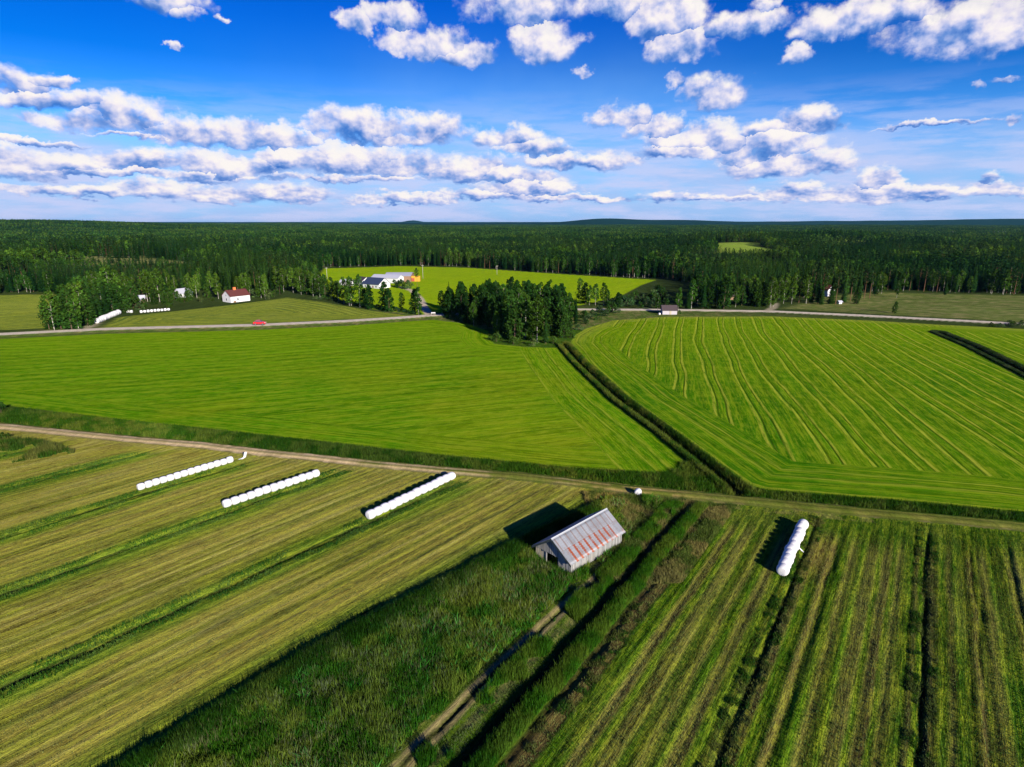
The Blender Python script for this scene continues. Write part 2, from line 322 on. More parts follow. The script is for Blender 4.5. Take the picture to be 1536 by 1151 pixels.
def layout(X, Y, full=True):
    """height and, with full, base colour, streak coordinates and region of the ground"""
    Ty = np.interp(X, TXs, TYs); south = Y < Ty
    dT = dline(X, Y, TRACK); front = south & (dT > 1.7)
    cL, vL = cc(X, Y, 40.1); cR, vR = cc(X, Y, 34.7)
    near = sst(np.hypot(X, Y), 260, 120)
    z = hills(X, Y)
    EX = np.interp(Y, [p[1] for p in EDGE][::-1], [p[0] for p in EDGE][::-1])
    dE = dline(X, Y, EDGE); left = front & (X < EX) & (cR < -20)
    dP = dline(X, Y, PATH)
    endf = sst(Ty-Y, 2.0, 9.0)                                    # furrows die out before the track
    jig = (fbm(X/5, Y/5, 71, 2)-.5)*0.7
    for c in FURL: z = z-np.where(left, .32*np.exp(-((cL-c+jig)/.55)**2)*endf, 0)
    z = z-np.where(front, .75*np.exp(-(dE/.9)**2), 0)*sst(dT, 1.5, 6)
    for c, dp, wd in ((-26.2, .85, .75), (-23.3, .25, .5), (-8.6, .32, .35), (-5.0, .18, .22), (5.35, .38, .28), (10.4, .15, .22), (14.6, .12, .25), (22, .15, .3)):
        z = z-np.where(front & ~left, dp*np.exp(-((cR-c+jig)/wd)**2)*endf, 0)
    z = z-np.where(front & ~left & (cR > -21), .05*np.sin(cR*3.6)+.04*np.sin(cR*8.1+1), 0)*endf*near
    z = z-np.where(front & left, .03*np.sin(cL*4.2)+.02*np.sin(cL*9.7), 0)*near
    z = z-(.22*np.exp(-((dP+.6*(fbm(X/1.5, Y/1.5, 6, 2)-.5))/.2)**2)+.10*np.exp(-((dP-1.6)/.3)**2))*front*sst(fbm(X/4, Y/4, 29, 2), .3, .55)
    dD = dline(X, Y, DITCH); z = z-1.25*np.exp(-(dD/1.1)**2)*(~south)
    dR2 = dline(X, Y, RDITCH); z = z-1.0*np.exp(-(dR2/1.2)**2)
    z = z+np.where(south, 0, -.5*np.exp(-((dT-3.2)/1.0)**2))*near
    z = z+.20*np.exp(-(dT/1.6)**2)-.09*np.exp(-((dT-.85)/.28)**2)
    dRd = dline(X, Y, ROAD); z = z+.5*sst(dRd, 5.5, 2.6)
    rough = fbm(X/2.2, Y/2.2, 11, 3)-.5
    mead = front & ~left & (cR < -21)
    z = z+rough*np.where(mead, .45, .10)*near
    if not full: return z
    sLG = sdist(X, Y, LG); sRG = sdist(X, Y, RG); sFG = sdist(X, Y, FG); sMG = sdist(X, Y, MG); sM2 = sdist(X, Y, MG2); cop = clr(X, Y)[1]; sSC = sdist(X, Y, SCR)
    n1 = fbm(X/9, Y/9, 21, 4)[..., None]; n2 = fbm(X/1.6, Y/1.6, 33, 3)[..., None]; n3 = fbm(X/40, Y/40, 41, 3)[..., None]
    A = lambda c: np.array(c)
    def mx(a, b, f): f = np.clip(f, 0, 1); f = f[..., None] if f.ndim == a.ndim-1 else f; return a*(1-f)+b*f
    C = np.broadcast_to(A((.035, .055, .014)), X.shape+(3,)).copy()           # forest floor
    scr = mx(np.broadcast_to(A((.075, .10, .022)), C.shape), A((.20, .17, .075)), sst(n2, .45, .75)*.6)
    C = mx(C, mx(A((.07, .11, .02))*np.ones_like(C), A((.15, .14, .05)), sst(n2, .45, .7)), sst(-np.hypot(X, Y)+0*X, -330, -300))
    straw = np.zeros(X.shape); amp = np.full(X.shape, .5); tram = np.zeros(X.shape)
    u = X.copy(); v = Y.copy(); reg = np.zeros(X.shape, np.int32)
    # scrub clearings
    m = sst(sSC, -2, 4); C = mx(C, scr*1.25, m); u = np.where(m > .5, Y*.8, u); v = np.where(m > .5, X*.4, v); amp = np.where(m > .5, 1.0, amp); reg[sSC > 0] = 8
    C = mx(C, mx(mx(A((.19, .32, .02))*np.ones_like(C), A((.15, .17, .05)), sst(X, 200, -50)), A((.22, .20, .08)), n1*.6), cop)
    # farm field
    GF = mx(A((.165, .31, .003))*np.ones_like(C), A((.25, .34, .005)), n1)
    c2, v2 = cc(X, Y, 24)
    m = sst(sFG, -.5, 1); C = mx(C, GF, m); w_ = sFG > 0; u = np.where(w_, c2, u); v = np.where(w_, v2, v); straw = np.where(w_, .35, straw); amp = np.where(w_, .35, amp); reg[w_] = 5
    # dull mown meadow left of the farm
    for s_, rg in ((sMG, 6), (sM2, 7)):
        w_ = s_ > 0; m = sst(s_, -.5, .8)
        C = mx(C, mx(A((.13, .19, .022))*np.ones_like(C), A((.24, .27, .045)), n1), m)
        c3 = np.where(rg == 6, s_+12*fbm(X/60, Y/60, 3, 2), cc(X, Y, 60)[0]); u = np.where(w_, c3, u); v = np.where(w_, X, v); straw = np.where(w_, .8, straw); amp = np.where(w_, .9, amp)
        tram = np.where(w_, -1.0, tram); reg[w_] = rg
    # big green fields
    w_ = sLG > 0; m = sst(sLG, -.6, .6)
    yel = sst(n3, .42, .66)*.32+sst(n1, .5, .8)*.2
    yel = yel*(1-sst(sst(np.hypot(X, Y), 120, 240), .3, 1))[..., None]
    C = mx(C, mx(A((.070, .205, .002))*np.ones_like(C), A((.24, .27, .007)), yel), m)
    C = mx(C, A((.15, .275, .003)), m*sst(Y, 150, 250)*.6)
    cw, vw = cc(X, Y, 77); cw = cw+9*np.sin(X/75.+.6)+4*(fbm(X/120, Y/120, 8, 2)-.5)
    dRt = np.minimum(dD, 1e9); head = w_ & ((dRt < 17))
    headb = w_ & (~head) & (sLG < 11)
    u = np.where(w_, cw*.52, u); v = np.where(w_, vw*.6, v); u = np.where(head, dRt, u); v = np.where(head, Y, v); u = np.where(headb, sLG*.8, u)
    straw = np.where(w_, .55, straw); amp = np.where(w_, .55, amp); tram = np.where(head, .55, tram); reg[w_] = 3
    w_ = sRG > 0; m = sst(sRG, -.6, .6)
    C = mx(C, mx(A((.040, .155, .002))*np.ones_like(C), A((.09, .19, .003)), sst(n1, .35, .75)*.6+sst(n3, .4, .7)*.4), m)
    C = mx(C, A((.125, .245, .003)), m*sst(Y, 150, 265)*.8)
    C = mx(C, A((.30, .30, .05)), m*sst(sRG, 9, 2)*sst(Y, 200, 240)*.45)
    cw, vw = cc(X, Y, 16.3); cw = (cw+3*np.sin((Y-150)/60.)+9*sst(40-X, 0, 26)*sst(Y, 190, 265)*1.5)
    u = np.where(w_, cw, u); v = np.where(w_, vw, v)
    head = w_ & (sRG < 15) & (Y < 255); u = np.where(head, sRG, u); v = np.where(head, X*.6+Y*.8, v)
    straw = np.where(w_, .5, straw); amp = np.where(w_, .5, amp); tram = np.where(w_, 1.0, tram); tram = np.where(head, .6, tram); reg[w_] = 4
    # fringes of the ditches and verges
    ver = (~south) & (np.maximum(sLG, sRG) < 0) & (np.hypot(X, Y) < 250)
    C = mx(C, mx(A((.040, .095, .008))*np.ones_like(C), A((.11, .12, .02)), sst(n2, .5, .8)*.6), ver*1.0)
    # front fields
    dF = np.min(np.stack([np.abs(cL-c+jig) for c in FURL]), 0); sg = np.stack([cL-c+jig for c in FURL]); sgn = np.take_along_axis(sg, np.argmin(np.abs(sg), 0)[None], 0)[0]
    gold = mx(A((.265, .228, .042))*np.ones_like(C), A((.150, .165, .020)), sst(fbm(cL/1.6, vL/45, 55, 3), .40, .68)*.75+sst(n3[..., 0], .5, .8)*.4)
    gold = mx(gold, A((.34, .30, .09)), sst(fbm(cL/.7, vL/25, 57, 3), .55, .8)*.6)
    gw = 3.4+2.5*(fbm(cL/9, vL/18, 61, 2)-.5)
    Lc = mx(gold, mx(A((.075, .150, .012))*np.ones_like(C), A((.14, .19, .02)), n2), sst(dF-gw*np.where(sgn > 0, 1.0, .8), 1.2, -1.2)*endf)
    Lc = mx(Lc, A((.030, .045, .012)), sst(dF, .75, .25)*endf*sst(fbm(cL/3, vL/6, 5, 2), .2, .5))
    for c, s_ in ((-63, .8), (-56.3, .8), (-78, .45), (-98, .4), (-82.5, .35), (-59.5, .4), (-53.7, .5)):
        Lc = mx(Lc, A((.055, .065, .022)), s_*sst(np.abs(cL-c+jig), .55, .15)*endf*sst(fbm(cL/2, vL/14, 7, 2), .3, .55))
    Lc = mx(Lc, A((.08, .17, .012)), sst(dE, 5.0, 1.0)*.75)
    # weedy ground by the track, far left
    m = left; C = np.where(m[..., None], Lc, C); u = np.where(m, cL, u); v = np.where(m, vL, v); straw = np.where(m, .55, straw); amp = np.where(m, .9, amp); reg[m] = 1
    cRj = cR+jig*.5
    Rc = np.stack([np.interp(cRj, RBx, RBc[:, k]) for k in range(3)], -1)
    Rc = mx(Rc, mx(A(OLV)*np.ones_like(C), A(STR), n1), sst(fbm(cR/2.2, vR/16, 77, 3), .48, .75)*.55)
    Rc = mx(Rc, A((.16, .10, .03)), sst(np.abs(cR+6.6), 1.6, .4)*sst(Y, 62, 72)*.8)
    topm = sst(Ty-Y, 9, 2)+sst(cR, -21.5, -23.5)*0
    Rc = mx(Rc, mx(A((.12, .13, .03))*np.ones_like(C), A((.24, .18, .07)), sst(n2, .4, .7)), topm*.8)
    # meadow with the barn
    Mc = mx(A((.045, .10, .006))*np.ones_like(C), A((.10, .13, .02)), sst(n1, .45, .7)*.7)
    Mc = mx(Mc, A((.27, .19, .05)), (sst(Y, 72, 86)*sst(X, 9, 15)*sst(X, 36, 26))[..., None]*sst(n2, .35, .65)*.9)
    Mc = mx(Mc, A((.24, .19, .09)), np.maximum(sst(np.abs(dP-.55), .5, .1), sst(np.abs(dP-2.0), .7, .2)*.5)*sst(fbm(X/2.5, Y/2.5, 3, 3), .30, .5)*.95)
    Mc = mx(Mc, A((.02, .022, .012)), sst(dP, .28, .1))
    fR = sst(cR, -27.5, -26.8); mr_ = front & ~left
    RR = mx(Mc, Rc, fR*sst(Ty-Y, 6, 14))
    C = np.where(mr_[..., None], RR, C); u = np.where(mr_, cR, u); v = np.where(mr_, vR, v)
    amp = np.where(mr_, np.where(cR > -23, 1.1, .6), amp); straw = np.where(mr_, np.where(cR > -21, .55, .15), straw); reg[mr_] = 2; reg[mr_ & (cR < -26)] = 9
    # dirt track
    pale = mx(A((.56, .42, .25))*np.ones_like(C), A((.38, .29, .13)), n2)
    grassy = sst(X, -30, 4)*.98
    rut = np.exp(-((dT-.85)/.42)**2); mid = sst(dT, .45, .15)
    tm = sst(dT+.9*(n2[..., 0]-.5), 1.75, 1.15)
    tc = mx(pale, mx(A((.085, .125, .014))*np.ones_like(C), A((.17, .16, .035)), n2), np.clip(grassy*(1-.55*rut*sst(X, 40, 12))+.5*mid+.5*sst(n1[..., 0], .5, .7)*sst(X, -60, -20), 0, 1))
    tc = mx(tc, A((.42, .29, .11)), sst(np.abs(X-20), 14, 4)*.7*sst(n2[..., 0], .3, .6)*rut)
    C = mx(C, tc, tm); w_ = dT < 1.7; u = np.where(w_, X*.3, u); v = np.where(w_, Y*.3, v); amp = np.where(w_, .3, amp); straw = np.where(w_, 0, straw); tram = np.where(w_, 0, tram); reg[w_] = 10
    e = (dT >= 1.5) & (dT < 3.4) & (X < 55); C = mx(C, A((.22, .19, .06)), e*.55*sst(n2[..., 0], .3, .6))
    # gravel road
    rd = sst(dRd, 3.5, 2.7); C = mx(C, A((.52, .45, .36)), rd)
    for L_, wd in ((LANE, 2.0), (SIDE, 1.8), (SIDE2, 1.8)):
        dl = dline(X, Y, L_); C = mx(C, A((.44, .37, .27)), sst(dl, wd+.6, wd-.4)*(1 if L_ is LANE else .6)); reg[(dl < wd)] = 12; amp = np.where(dl < wd, .2, amp); straw = np.where(dl < wd, 0, straw)
    w_ = dRd < 3.1; reg[w_] = 11; amp = np.where(w_, .15, amp); straw = np.where(w_, 0, straw); tram = np.where(w_, 0, tram)
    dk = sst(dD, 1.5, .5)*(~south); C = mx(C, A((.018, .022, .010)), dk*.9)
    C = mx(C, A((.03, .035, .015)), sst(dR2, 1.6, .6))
    return z, C, u, v, amp, straw, tram, reg
def gz_(x, y): return float(layout(np.array([float(x)]), np.array([float(y)]), False)[0])

# ------------------------------------------------------------------ ground material and sheet
def ground_material():
    m, t = new_mat('grassland'); base = t.attr('base'); stv = t.attr('st', 'Vector'); tr = t.attr('tram', 'Fac'); al = t.n.new('ShaderNodeAttribute'); al.attribute_name = 'base'
    straw = al.outputs['Alpha']; u, v, amp = t.sep(stv); P = t.obj()
    nA = t.noise(t.comb(t.m('MULTIPLY', u, .55), t.m('MULTIPLY', v, .035)), 1, 4, .6)
    nB = t.noise(t.comb(t.m('MULTIPLY', u, 2.2), t.m('MULTIPLY', v, .16)), 1, 4, .65)
    nC = t.noise(t.comb(t.m('MULTIPLY', u, 7.0), t.m('MULTIPLY', v, .9)), 1, 3, .6)
    nF = t.noise(P, 3.2, 5, .7); nG = t.noise(P, .35, 4, .6); nH = t.noise(P, 9.0, 3, .7)
    mixv = t.m('ADD', t.m('MULTIPLY', t.m('SUBTRACT', nA, .5), 1.5), t.m('ADD', t.m('MULTIPLY', t.m('SUBTRACT', nB, .5), 1.3), t.m('MULTIPLY', t.m('SUBTRACT', nC, .5), 1.6)))
    gain = t.m('ADD', 1.0, t.m('MULTIPLY', mixv, t.m('MULTIPLY', amp, 1.5)))
    gain = t.m('MULTIPLY', gain, t.m('ADD', 1.0, t.m('ADD', t.m('MULTIPLY', t.m('SUBTRACT', nF, .5), .8), t.m('ADD', t.m('MULTIPLY', t.m('SUBTRACT', nG, .5), .5), t.m('MULTIPLY', t.m('SUBTRACT', nH, .5), 1.2)))))
    gain = t.m('MAXIMUM', gain, .12)
    c = t.vm('MULTIPLY', base, t.comb(gain, gain, gain))
    sm = t.m('ADD', t.m('ADD', t.m('MULTIPLY', nB, .55), t.m('MULTIPLY', nG, .25)), t.m('ADD', t.m('MULTIPLY', nC, .2), t.m('MULTIPLY', nF, .15)))
    c = t.mix(t.m('MULTIPLY', t.mr(sm, .54, .67), straw), c, (.27, .30, .018))
    # wheel lines: pairs of tracks across the swaths
    fr = t.m('FRACT', t.m('ADD', t.m('MULTIPLY', u, 1/8.6), t.m('MULTIPLY', t.noise(t.comb(t.m('MULTIPLY', u, .045), t.m('MULTIPLY', v, .012)), 1, 2), .9)))
    pr = t.m('ABSOLUTE', t.m('SUBTRACT', t.m('ABSOLUTE', t.m('SUBTRACT', fr, .5)), .11))
    ln = t.m('MULTIPLY', t.mr(pr, .038, .008), t.mr(nA, .3, .55))
    pr2 = t.m('ABSOLUTE', t.m('SUBTRACT', t.m('ABSOLUTE', t.m('SUBTRACT', fr, .5)), .175)); ln2 = t.m('MULTIPLY', t.mr(pr2, .055, .015), t.mr(nB, .32, .52))
    tp = t.m('MAXIMUM', tr, 0.0)
    c = t.mix(t.m('MULTIPLY', t.m('MULTIPLY', ln, tp), .65), c, (.030, .075, .003))
    c = t.mix(t.m('MULTIPLY', t.m('MULTIPLY', ln2, tp), .9), c, (.33, .36, .03))
    fg = t.m('FRACT', t.m('MULTIPLY', t.m('ADD', u, t.m('MULTIPLY', nA, .8)), 1/2.9)); q3 = t.m('ABSOLUTE', t.m('SUBTRACT', fg, .5))
    isf = t.m('MULTIPLY', t.mr(tr, -.5, .0), t.mr(straw, .45, .49)); isf = t.m('MULTIPLY', isf, t.mr(amp, .7, .6))
    c = t.mix(t.m('MULTIPLY', t.m('MULTIPLY', t.mr(q3, .17, .04), isf), t.mr(nB, .40, .60, .10, .80)), c, (.185, .265, .008))
    c = t.mix(t.m('MULTIPLY', t.m('MULTIPLY', t.mr(q3, .36, .48), isf), t.mr(nC, .35, .65, .05, .55)), c, (.035, .11, .003))
    # windrows of the dull meadow
    tn = t.m('MAXIMUM', t.m('MULTIPLY', tr, -1.0), 0.0); sw = t.m('SINE', t.m('MULTIPLY', u, 1.35))
    c = t.mix(t.m('MULTIPLY', t.m('MULTIPLY', t.mr(sw, -.1, .7), tn), t.mr(nA, .4, .6, .05, .85)), c, (.065, .115, .02))
    hgt = t.m('ADD', t.m('MULTIPLY', nF, .5), t.m('ADD', t.m('MULTIPLY', nC, t.m('MULTIPLY', amp, .8)), t.m('MULTIPLY', nH, .35)))
    hgt = t.m('SUBTRACT', hgt, t.m('MULTIPLY', t.m('MULTIPLY', ln, tp), .6))
    d = t.n.new('ShaderNodeBsdfDiffuse'); t.put(d.inputs[0], c); n = t.n.new('ShaderNodeBump'); n.inputs['Strength'].default_value = .6; n.inputs['Distance'].default_value = .30
    t.put(n.inputs['Height'], hgt); t.l.new(n.outputs[0], d.inputs['Normal']); o = t.n.new('ShaderNodeOutputMaterial'); t.l.new(d.outputs[0], o.inputs[0]); return m
GMAT = ground_material()

def grow(a, end, fn):
    L = [a]
    while L[-1] < end: L.append(L[-1]+fn(L[-1]))
    return L
xs = np.arange(-72, 72.01, .3); xo = grow(72.3, 26000, lambda x: max(.35, .017*(x-40)) if x < 900 else .05*x); xs = np.concatenate([-np.array(xo[::-1]), xs, np.array(xo)])
ys = grow(34, 40000, lambda y: .22 if y < 108 else (.0042*y*.6 if y < 200 else (.0040*y if y < 330 else (.009*y if y < 900 else .03*y))))
ys = np.array([-400, -250, -150, -90, -50, -20, 0, 12, 20, 26, 30]+ys)
XX, YY = np.meshgrid(xs, ys); nx, ny = len(xs), len(ys)
Z, C, U, V_, AMP, STRW, TRM, REG = layout(XX, YY)
canopy = sst(np.hypot(XX, YY), 5200, 6500)*15
Z = Z+canopy*(np.hypot(XX, YY) > 5000)
kf = sst(np.hypot(XX, YY), 4200, 6000)[..., None]; C = C*(1-kf)+np.array((.006, .028, .020))*kf  # dark canopy colour for the treeless distance, teal of the haze painted in
idx = np.arange(nx*ny).reshape(ny, nx)
Q = np.stack([idx[:-1, :-1], idx[:-1, 1:], idx[1:, 1:], idx[1:, :-1]], -1).reshape(-1, 4)
QR = REG[:-1, :-1].reshape(-1)
Vall = np.stack([XX, YY, Z], -1).reshape(-1, 3); Call = np.concatenate([C, STRW[..., None]], -1).reshape(-1, 4)
Sall = np.stack([U, V_, AMP], -1).reshape(-1, 3); Tall = TRM.reshape(-1)
names = {0: 'ground', 1: 'mown_field', 2: 'mown_field', 9: 'meadow', 3: 'green_field', 4: 'green_field', 5: 'green_field', 6: 'hay_field', 7: 'hay_field', 8: 'clearing', 10: 'dirt_track', 11: 'road', 12: 'lane'}
for r_, nm in names.items():
    q = Q[QR == r_]
    if not len(q): continue
    used, inv = np.unique(q, return_inverse=True)
    me = np_mesh(nm, Vall[used], inv.reshape(-1, 4), [GMAT], extra={'base': ('FLOAT_COLOR', Call[used]), 'st': ('FLOAT_VECTOR', Sall[used]), 'tram': ('FLOAT', Tall[used])}, smooth=True)
    tag(obj(nm, me), kind='structure')
del XX, YY, Z, C, U, V_, AMP, STRW, TRM, Vall, Call, Sall, Tall, Q, QR

# ------------------------------------------------------------------ foliage materials
def leaf_mat(name, trans=.25, vary=.35):
    m, t = new_mat(name); c = t.attr('col')
    oi = t.n.new('ShaderNodeObjectInfo'); k = t.mr(oi.outputs['Random'], 0, 1, 1-vary, 1+vary)
    n = t.noise(t.obj(), .8, 2, .5); k = t.m('MULTIPLY', k, t.mr(n, .3, .7, .8, 1.2))
    gp = t.n.new('ShaderNodeNewGeometry').outputs['Position']; stn = t.noise(gp, .0075, 3, .6); k = t.m('MULTIPLY', k, t.mr(stn, .36, .64, .50, 1.12))
    c = t.vm('MULTIPLY', c, t.comb(t.m('MULTIPLY', k, t.mr(stn, .4, .6, .62, 1.0)), k, t.m('MULTIPLY', k, t.mr(stn, .4, .6, 1.2, .9))))
    d = t.n.new('ShaderNodeBsdfDiffuse'); t.put(d.inputs[0], c); tr = t.n.new('ShaderNodeBsdfTranslucent'); t.put(tr.inputs[0], c)
    mx = t.n.new('ShaderNodeMixShader'); mx.inputs[0].default_value = trans; t.l.new(d.outputs[0], mx.inputs[1]); t.l.new(tr.outputs[0], mx.inputs[2])
    o = t.n.new('ShaderNodeOutputMaterial'); t.l.new(mx.outputs[0], o.inputs[0]); return m
LEAF = leaf_mat('foliage'); GRASS = leaf_mat('grass_blades', .3, 0.0)
def bark_mat(name, c1, c2, sc=4):
    m, t = new_mat(name); n = t.noise(t.vm('MULTIPLY', t.obj(), (3, 3, .8)), sc, 4, .7)
    finish(t, t.mix(t.mr(n, .42, .6), c1, c2), .9, n, .4, .05); return m
BARK = bark_mat('spruce_bark', (.12, .075, .05), (.06, .04, .03)); PBARK = bark_mat('pine_bark', (.16, .075, .038), (.09, .05, .03)); BBARK = bark_mat('birch_bark', (.42, .40, .36), (.08, .07, .06), 1.6)

# ------------------------------------------------------------------ trees
def rnd(a, b, n=None): return RNG.uniform(a, b, n)
def leaves(cent, size, colr, cvar=.3, flat=0.0):
    """one small two-triangle leaf spray at each centre"""
    n = len(cent); a = RNG.normal(size=(n, 3)); a[:, 2] *= 1-flat; a /= np.linalg.norm(a, axis=1)[:, None]
    b = np.cross(a, RNG.normal(size=(n, 3))); b /= np.linalg.norm(b, axis=1)[:, None]
    s = (np.ones(n)*size*rnd(.6, 1.3, n))[:, None]
    V = np.stack([cent-a*s, cent+b*s*.6, cent+a*s, cent-b*s*.6], 1).reshape(-1, 3)
    i = np.arange(n)*4; F = np.concatenate([np.stack([i, i+1, i+2], -1), np.stack([i, i+2, i+3], -1)])
    c = np.array(colr)[None]*(1+cvar*RNG.normal(size=(n, 1)))*(1+.08*RNG.normal(size=(n, 3))); c = np.clip(c, .004, 1)
    return V, F, np.repeat(c, 4, 0)
def cat(parts):
    Vs, Fs, Cs = [], [], []; b = 0
    for V, F, C in parts: Vs.append(V); Fs.append(F+b); Cs.append(C); b += len(V)
    return np.concatenate(Vs), np.concatenate(Fs), np.concatenate(Cs)
def tubes(path, rad, col, n=6):
    path = np.array(path, float); k = len(path); V = []
    for p, r in zip(path, rad):
        a = np.arange(n)*2*math.pi/n; V.append(np.stack([p[0]+r*np.cos(a), p[1]+r*np.sin(a), np.full(n, p[2])], -1))
    V = np.concatenate(V); F = []
    for j in range(k-1):
        for i in range(n):
            a, b, c, d = j*n+i, j*n+(i+1) % n, (j+1)*n+(i+1) % n, (j+1)*n+i; F += [(a, b, c), (a, c, d)]
    return V, np.array(F), np.tile(np.array(col), (len(V), 1))
def spruce_crown(H, Rr, lo=.07, step=.75, nb=8, colr=(.030, .062, .016)):
    V, F, C = [], [], []; z = H*lo; k = 0
    while z < H*.985:
        t = (z/H-lo)/(1-lo); r = Rr*((1-t)**.85)*(1-.35*math.exp(-t*9))+.12; n = max(4, int(nb*(.55+.45*(1-t))))
        off = rnd(0, 6.28); lay = rnd(.8, 1.15)
        for i in range(n):
            a = off+i*6.283/n+rnd(-.25, .25); rr = r*lay*rnd(.72, 1.18); w_ = rr*rnd(.30, .45); dr = rr*rnd(.18, .45)
            ca, sa = math.cos(a), math.sin(a); b = len(V)
            V += [(0, 0, z+.15), (ca*rr, sa*rr, z-dr), (ca*rr*.55-sa*w_, sa*rr*.55+ca*w_, z-dr*.9-.1), (ca*rr*.55+sa*w_, sa*rr*.55-ca*w_, z-dr*.9-.1)]
            F += [(b, b+2, b+1), (b, b+1, b+3)]
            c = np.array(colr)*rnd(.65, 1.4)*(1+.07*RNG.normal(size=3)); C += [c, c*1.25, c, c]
        z += step*(1.05-.4*t)*rnd(.85, 1.15)
    V += [(-.08, 0, H*.96), (.08, 0, H*.96), (0, 0, H+.5), (0, .1, H*.96)]; b = len(V)-4; F += [(b, b+1, b+2), (b, b+3, b+2)]; C += [np.array(colr)]*4
    return np.array(V, float), np.array(F), np.clip(np.array(C), .003, 1)
def clump_crown(H, Rr, lo, nclump, nleaf, size, colr, top=1.0, shape=1.0, flat=.0, cr=.34):
    cs, szs = [], []
    for i in range(nclump):
        t = (i+rnd(0, 1))/nclump; z = H*(lo+(1-lo)*t*.96)
        prof = math.sin(math.pi*min(1, (t*.86+.10))**shape)**.75
        a = rnd(0, 6.283); rr = Rr*prof*math.sqrt(rnd(.15, 1))*.8
        cs.append((rr*math.cos(a), rr*math.sin(a), z)); szs.append(Rr*cr*rnd(.6, 1.25)*(.5+.5*prof))
    parts = []
    for c, s in zip(cs, szs):
        d = RNG.normal(size=(nleaf, 3)); d /= np.linalg.norm(d, axis=1)[:, None]; d *= (rnd(.35, 1.05, nleaf)**.6)[:, None]*s*np.array([1, 1, 1.0 if flat == 0 else .55])
        parts.append(leaves(np.array(c)+d, size, np.array(colr)*rnd(.72, 1.3), .22))
    return cat(parts)
def trunk_of(H, r, mat_col=(1, 1, 1), upto=.9, bend=.25):
    n = 7; P = [(bend*math.sin(i*1.1+rnd(0, .6))*i/n*.5, bend*math.cos(i*.8)*i/n*.5, H*upto*i/(n-1)-.2) for i in range(n)]
    return tubes(P, [r*(1-.85*i/(n-1)) for i in range(n)], mat_col)
def limbs(H, lo, Rr, n, r, col=(1, 1, 1)):
    parts = []
    for i in range(n):
        z = H*(lo+(.9-lo)*i/n); a = rnd(0, 6.28); L = Rr*rnd(.5, .85); p = np.array([0, 0, z]); q = np.array([math.cos(a)*L, math.sin(a)*L, z+L*.7]); d = np.array([-math.sin(a), math.cos(a), 0])*r
        V = np.array([p-d, p+d, p+np.array([0, 0, 2*r]), q]); parts.append((V, np.array([(0, 1, 3), (1, 2, 3), (2, 0, 3)]), np.tile(np.array(col), (4, 1))))
    return cat(parts)
SPR = (.014, .038, .008); SPR2 = (.020, .048, .009); BIR = (.055, .105, .012); PIN = (.022, .046, .012); BUS = (.045, .085, .013); WIL = (.075, .11, .035); ALD = (.030, .066, .010)
MODELS = {}
def model(kind, i):
    k = (kind, i)
    if k in MODELS: return MODELS[k]
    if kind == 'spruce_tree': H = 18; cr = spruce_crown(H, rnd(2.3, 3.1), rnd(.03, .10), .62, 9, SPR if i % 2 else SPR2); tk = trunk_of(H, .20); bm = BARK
    elif kind == 'birch_tree': H = 16; lo = rnd(.14, .30); cr = clump_crown(H, rnd(2.5, 3.4), lo, 44, 22, .42, BIR, shape=.8, cr=.36); tk = cat([trunk_of(H, .14, upto=.92, bend=.7), limbs(H, lo, 2.4, 8, .06)]); bm = BBARK
    elif kind == 'pine_tree': H = 18; cr = clump_crown(H, rnd(2.2, 2.9), .52, 20, 26, .34, PIN, shape=.8, flat=.5, cr=.42); tk = cat([trunk_of(H, .22, upto=.95), limbs(H, .5, 2.3, 8, .07)]); bm = PBARK
    elif kind == 'alder_tree': H = 14; cr = clump_crown(H, rnd(3.0, 3.9), .04, 50, 24, .46, ALD, shape=.68, cr=.36); tk = cat([trunk_of(H, .18), limbs(H, .2, 2.6, 6, .06)]); bm = BARK
    elif kind == 'bush': H = 3.2; cr = clump_crown(H, 2.1, .05, 12, 26, .26, BUS if i % 2 else WIL, shape=.55, cr=.45); tk = cat([trunk_of(H, .07, upto=.7), limbs(H, .1, 1.6, 5, .04)]); bm = BARK
    elif kind == 'young_spruce': H = 5; cr = spruce_crown(H, 1.4, .02, .4, 8, SPR2); tk = trunk_of(H, .08); bm = BARK
    r = (H, np_mesh('crown', cr[0], cr[1], [LEAF], cr[2]), np_mesh('trunk', tk[0], tk[1], [bm], smooth=True)); MODELS[k] = r; return r
PLANTED = []
def plant(kind, x, y, h, label, group, wide=1.0, lean=0.0):
    i = random.randrange(5 if kind != 'bush' else 4); H, crown, trunk = model(kind, i); s = h/H
    name = {'young_spruce': 'spruce_tree'}.get(kind, kind)
    z = gz_(x, y)-.1
    o = thing(name, (x, y, z), random.uniform(0, 6.28), label, 'bush' if kind == 'bush' else 'tree', group, (s*wide, s*wide, s))
    obj('crown', crown, o); obj('stem' if kind == 'bush' else 'trunk', trunk, o); PLANTED.append((x, y)); return o
def plant_px(kind, px, py, h, label, group=None, wide=1.0): x, y = at(px, py); return plant(kind, x, y, h, label, group, wide)

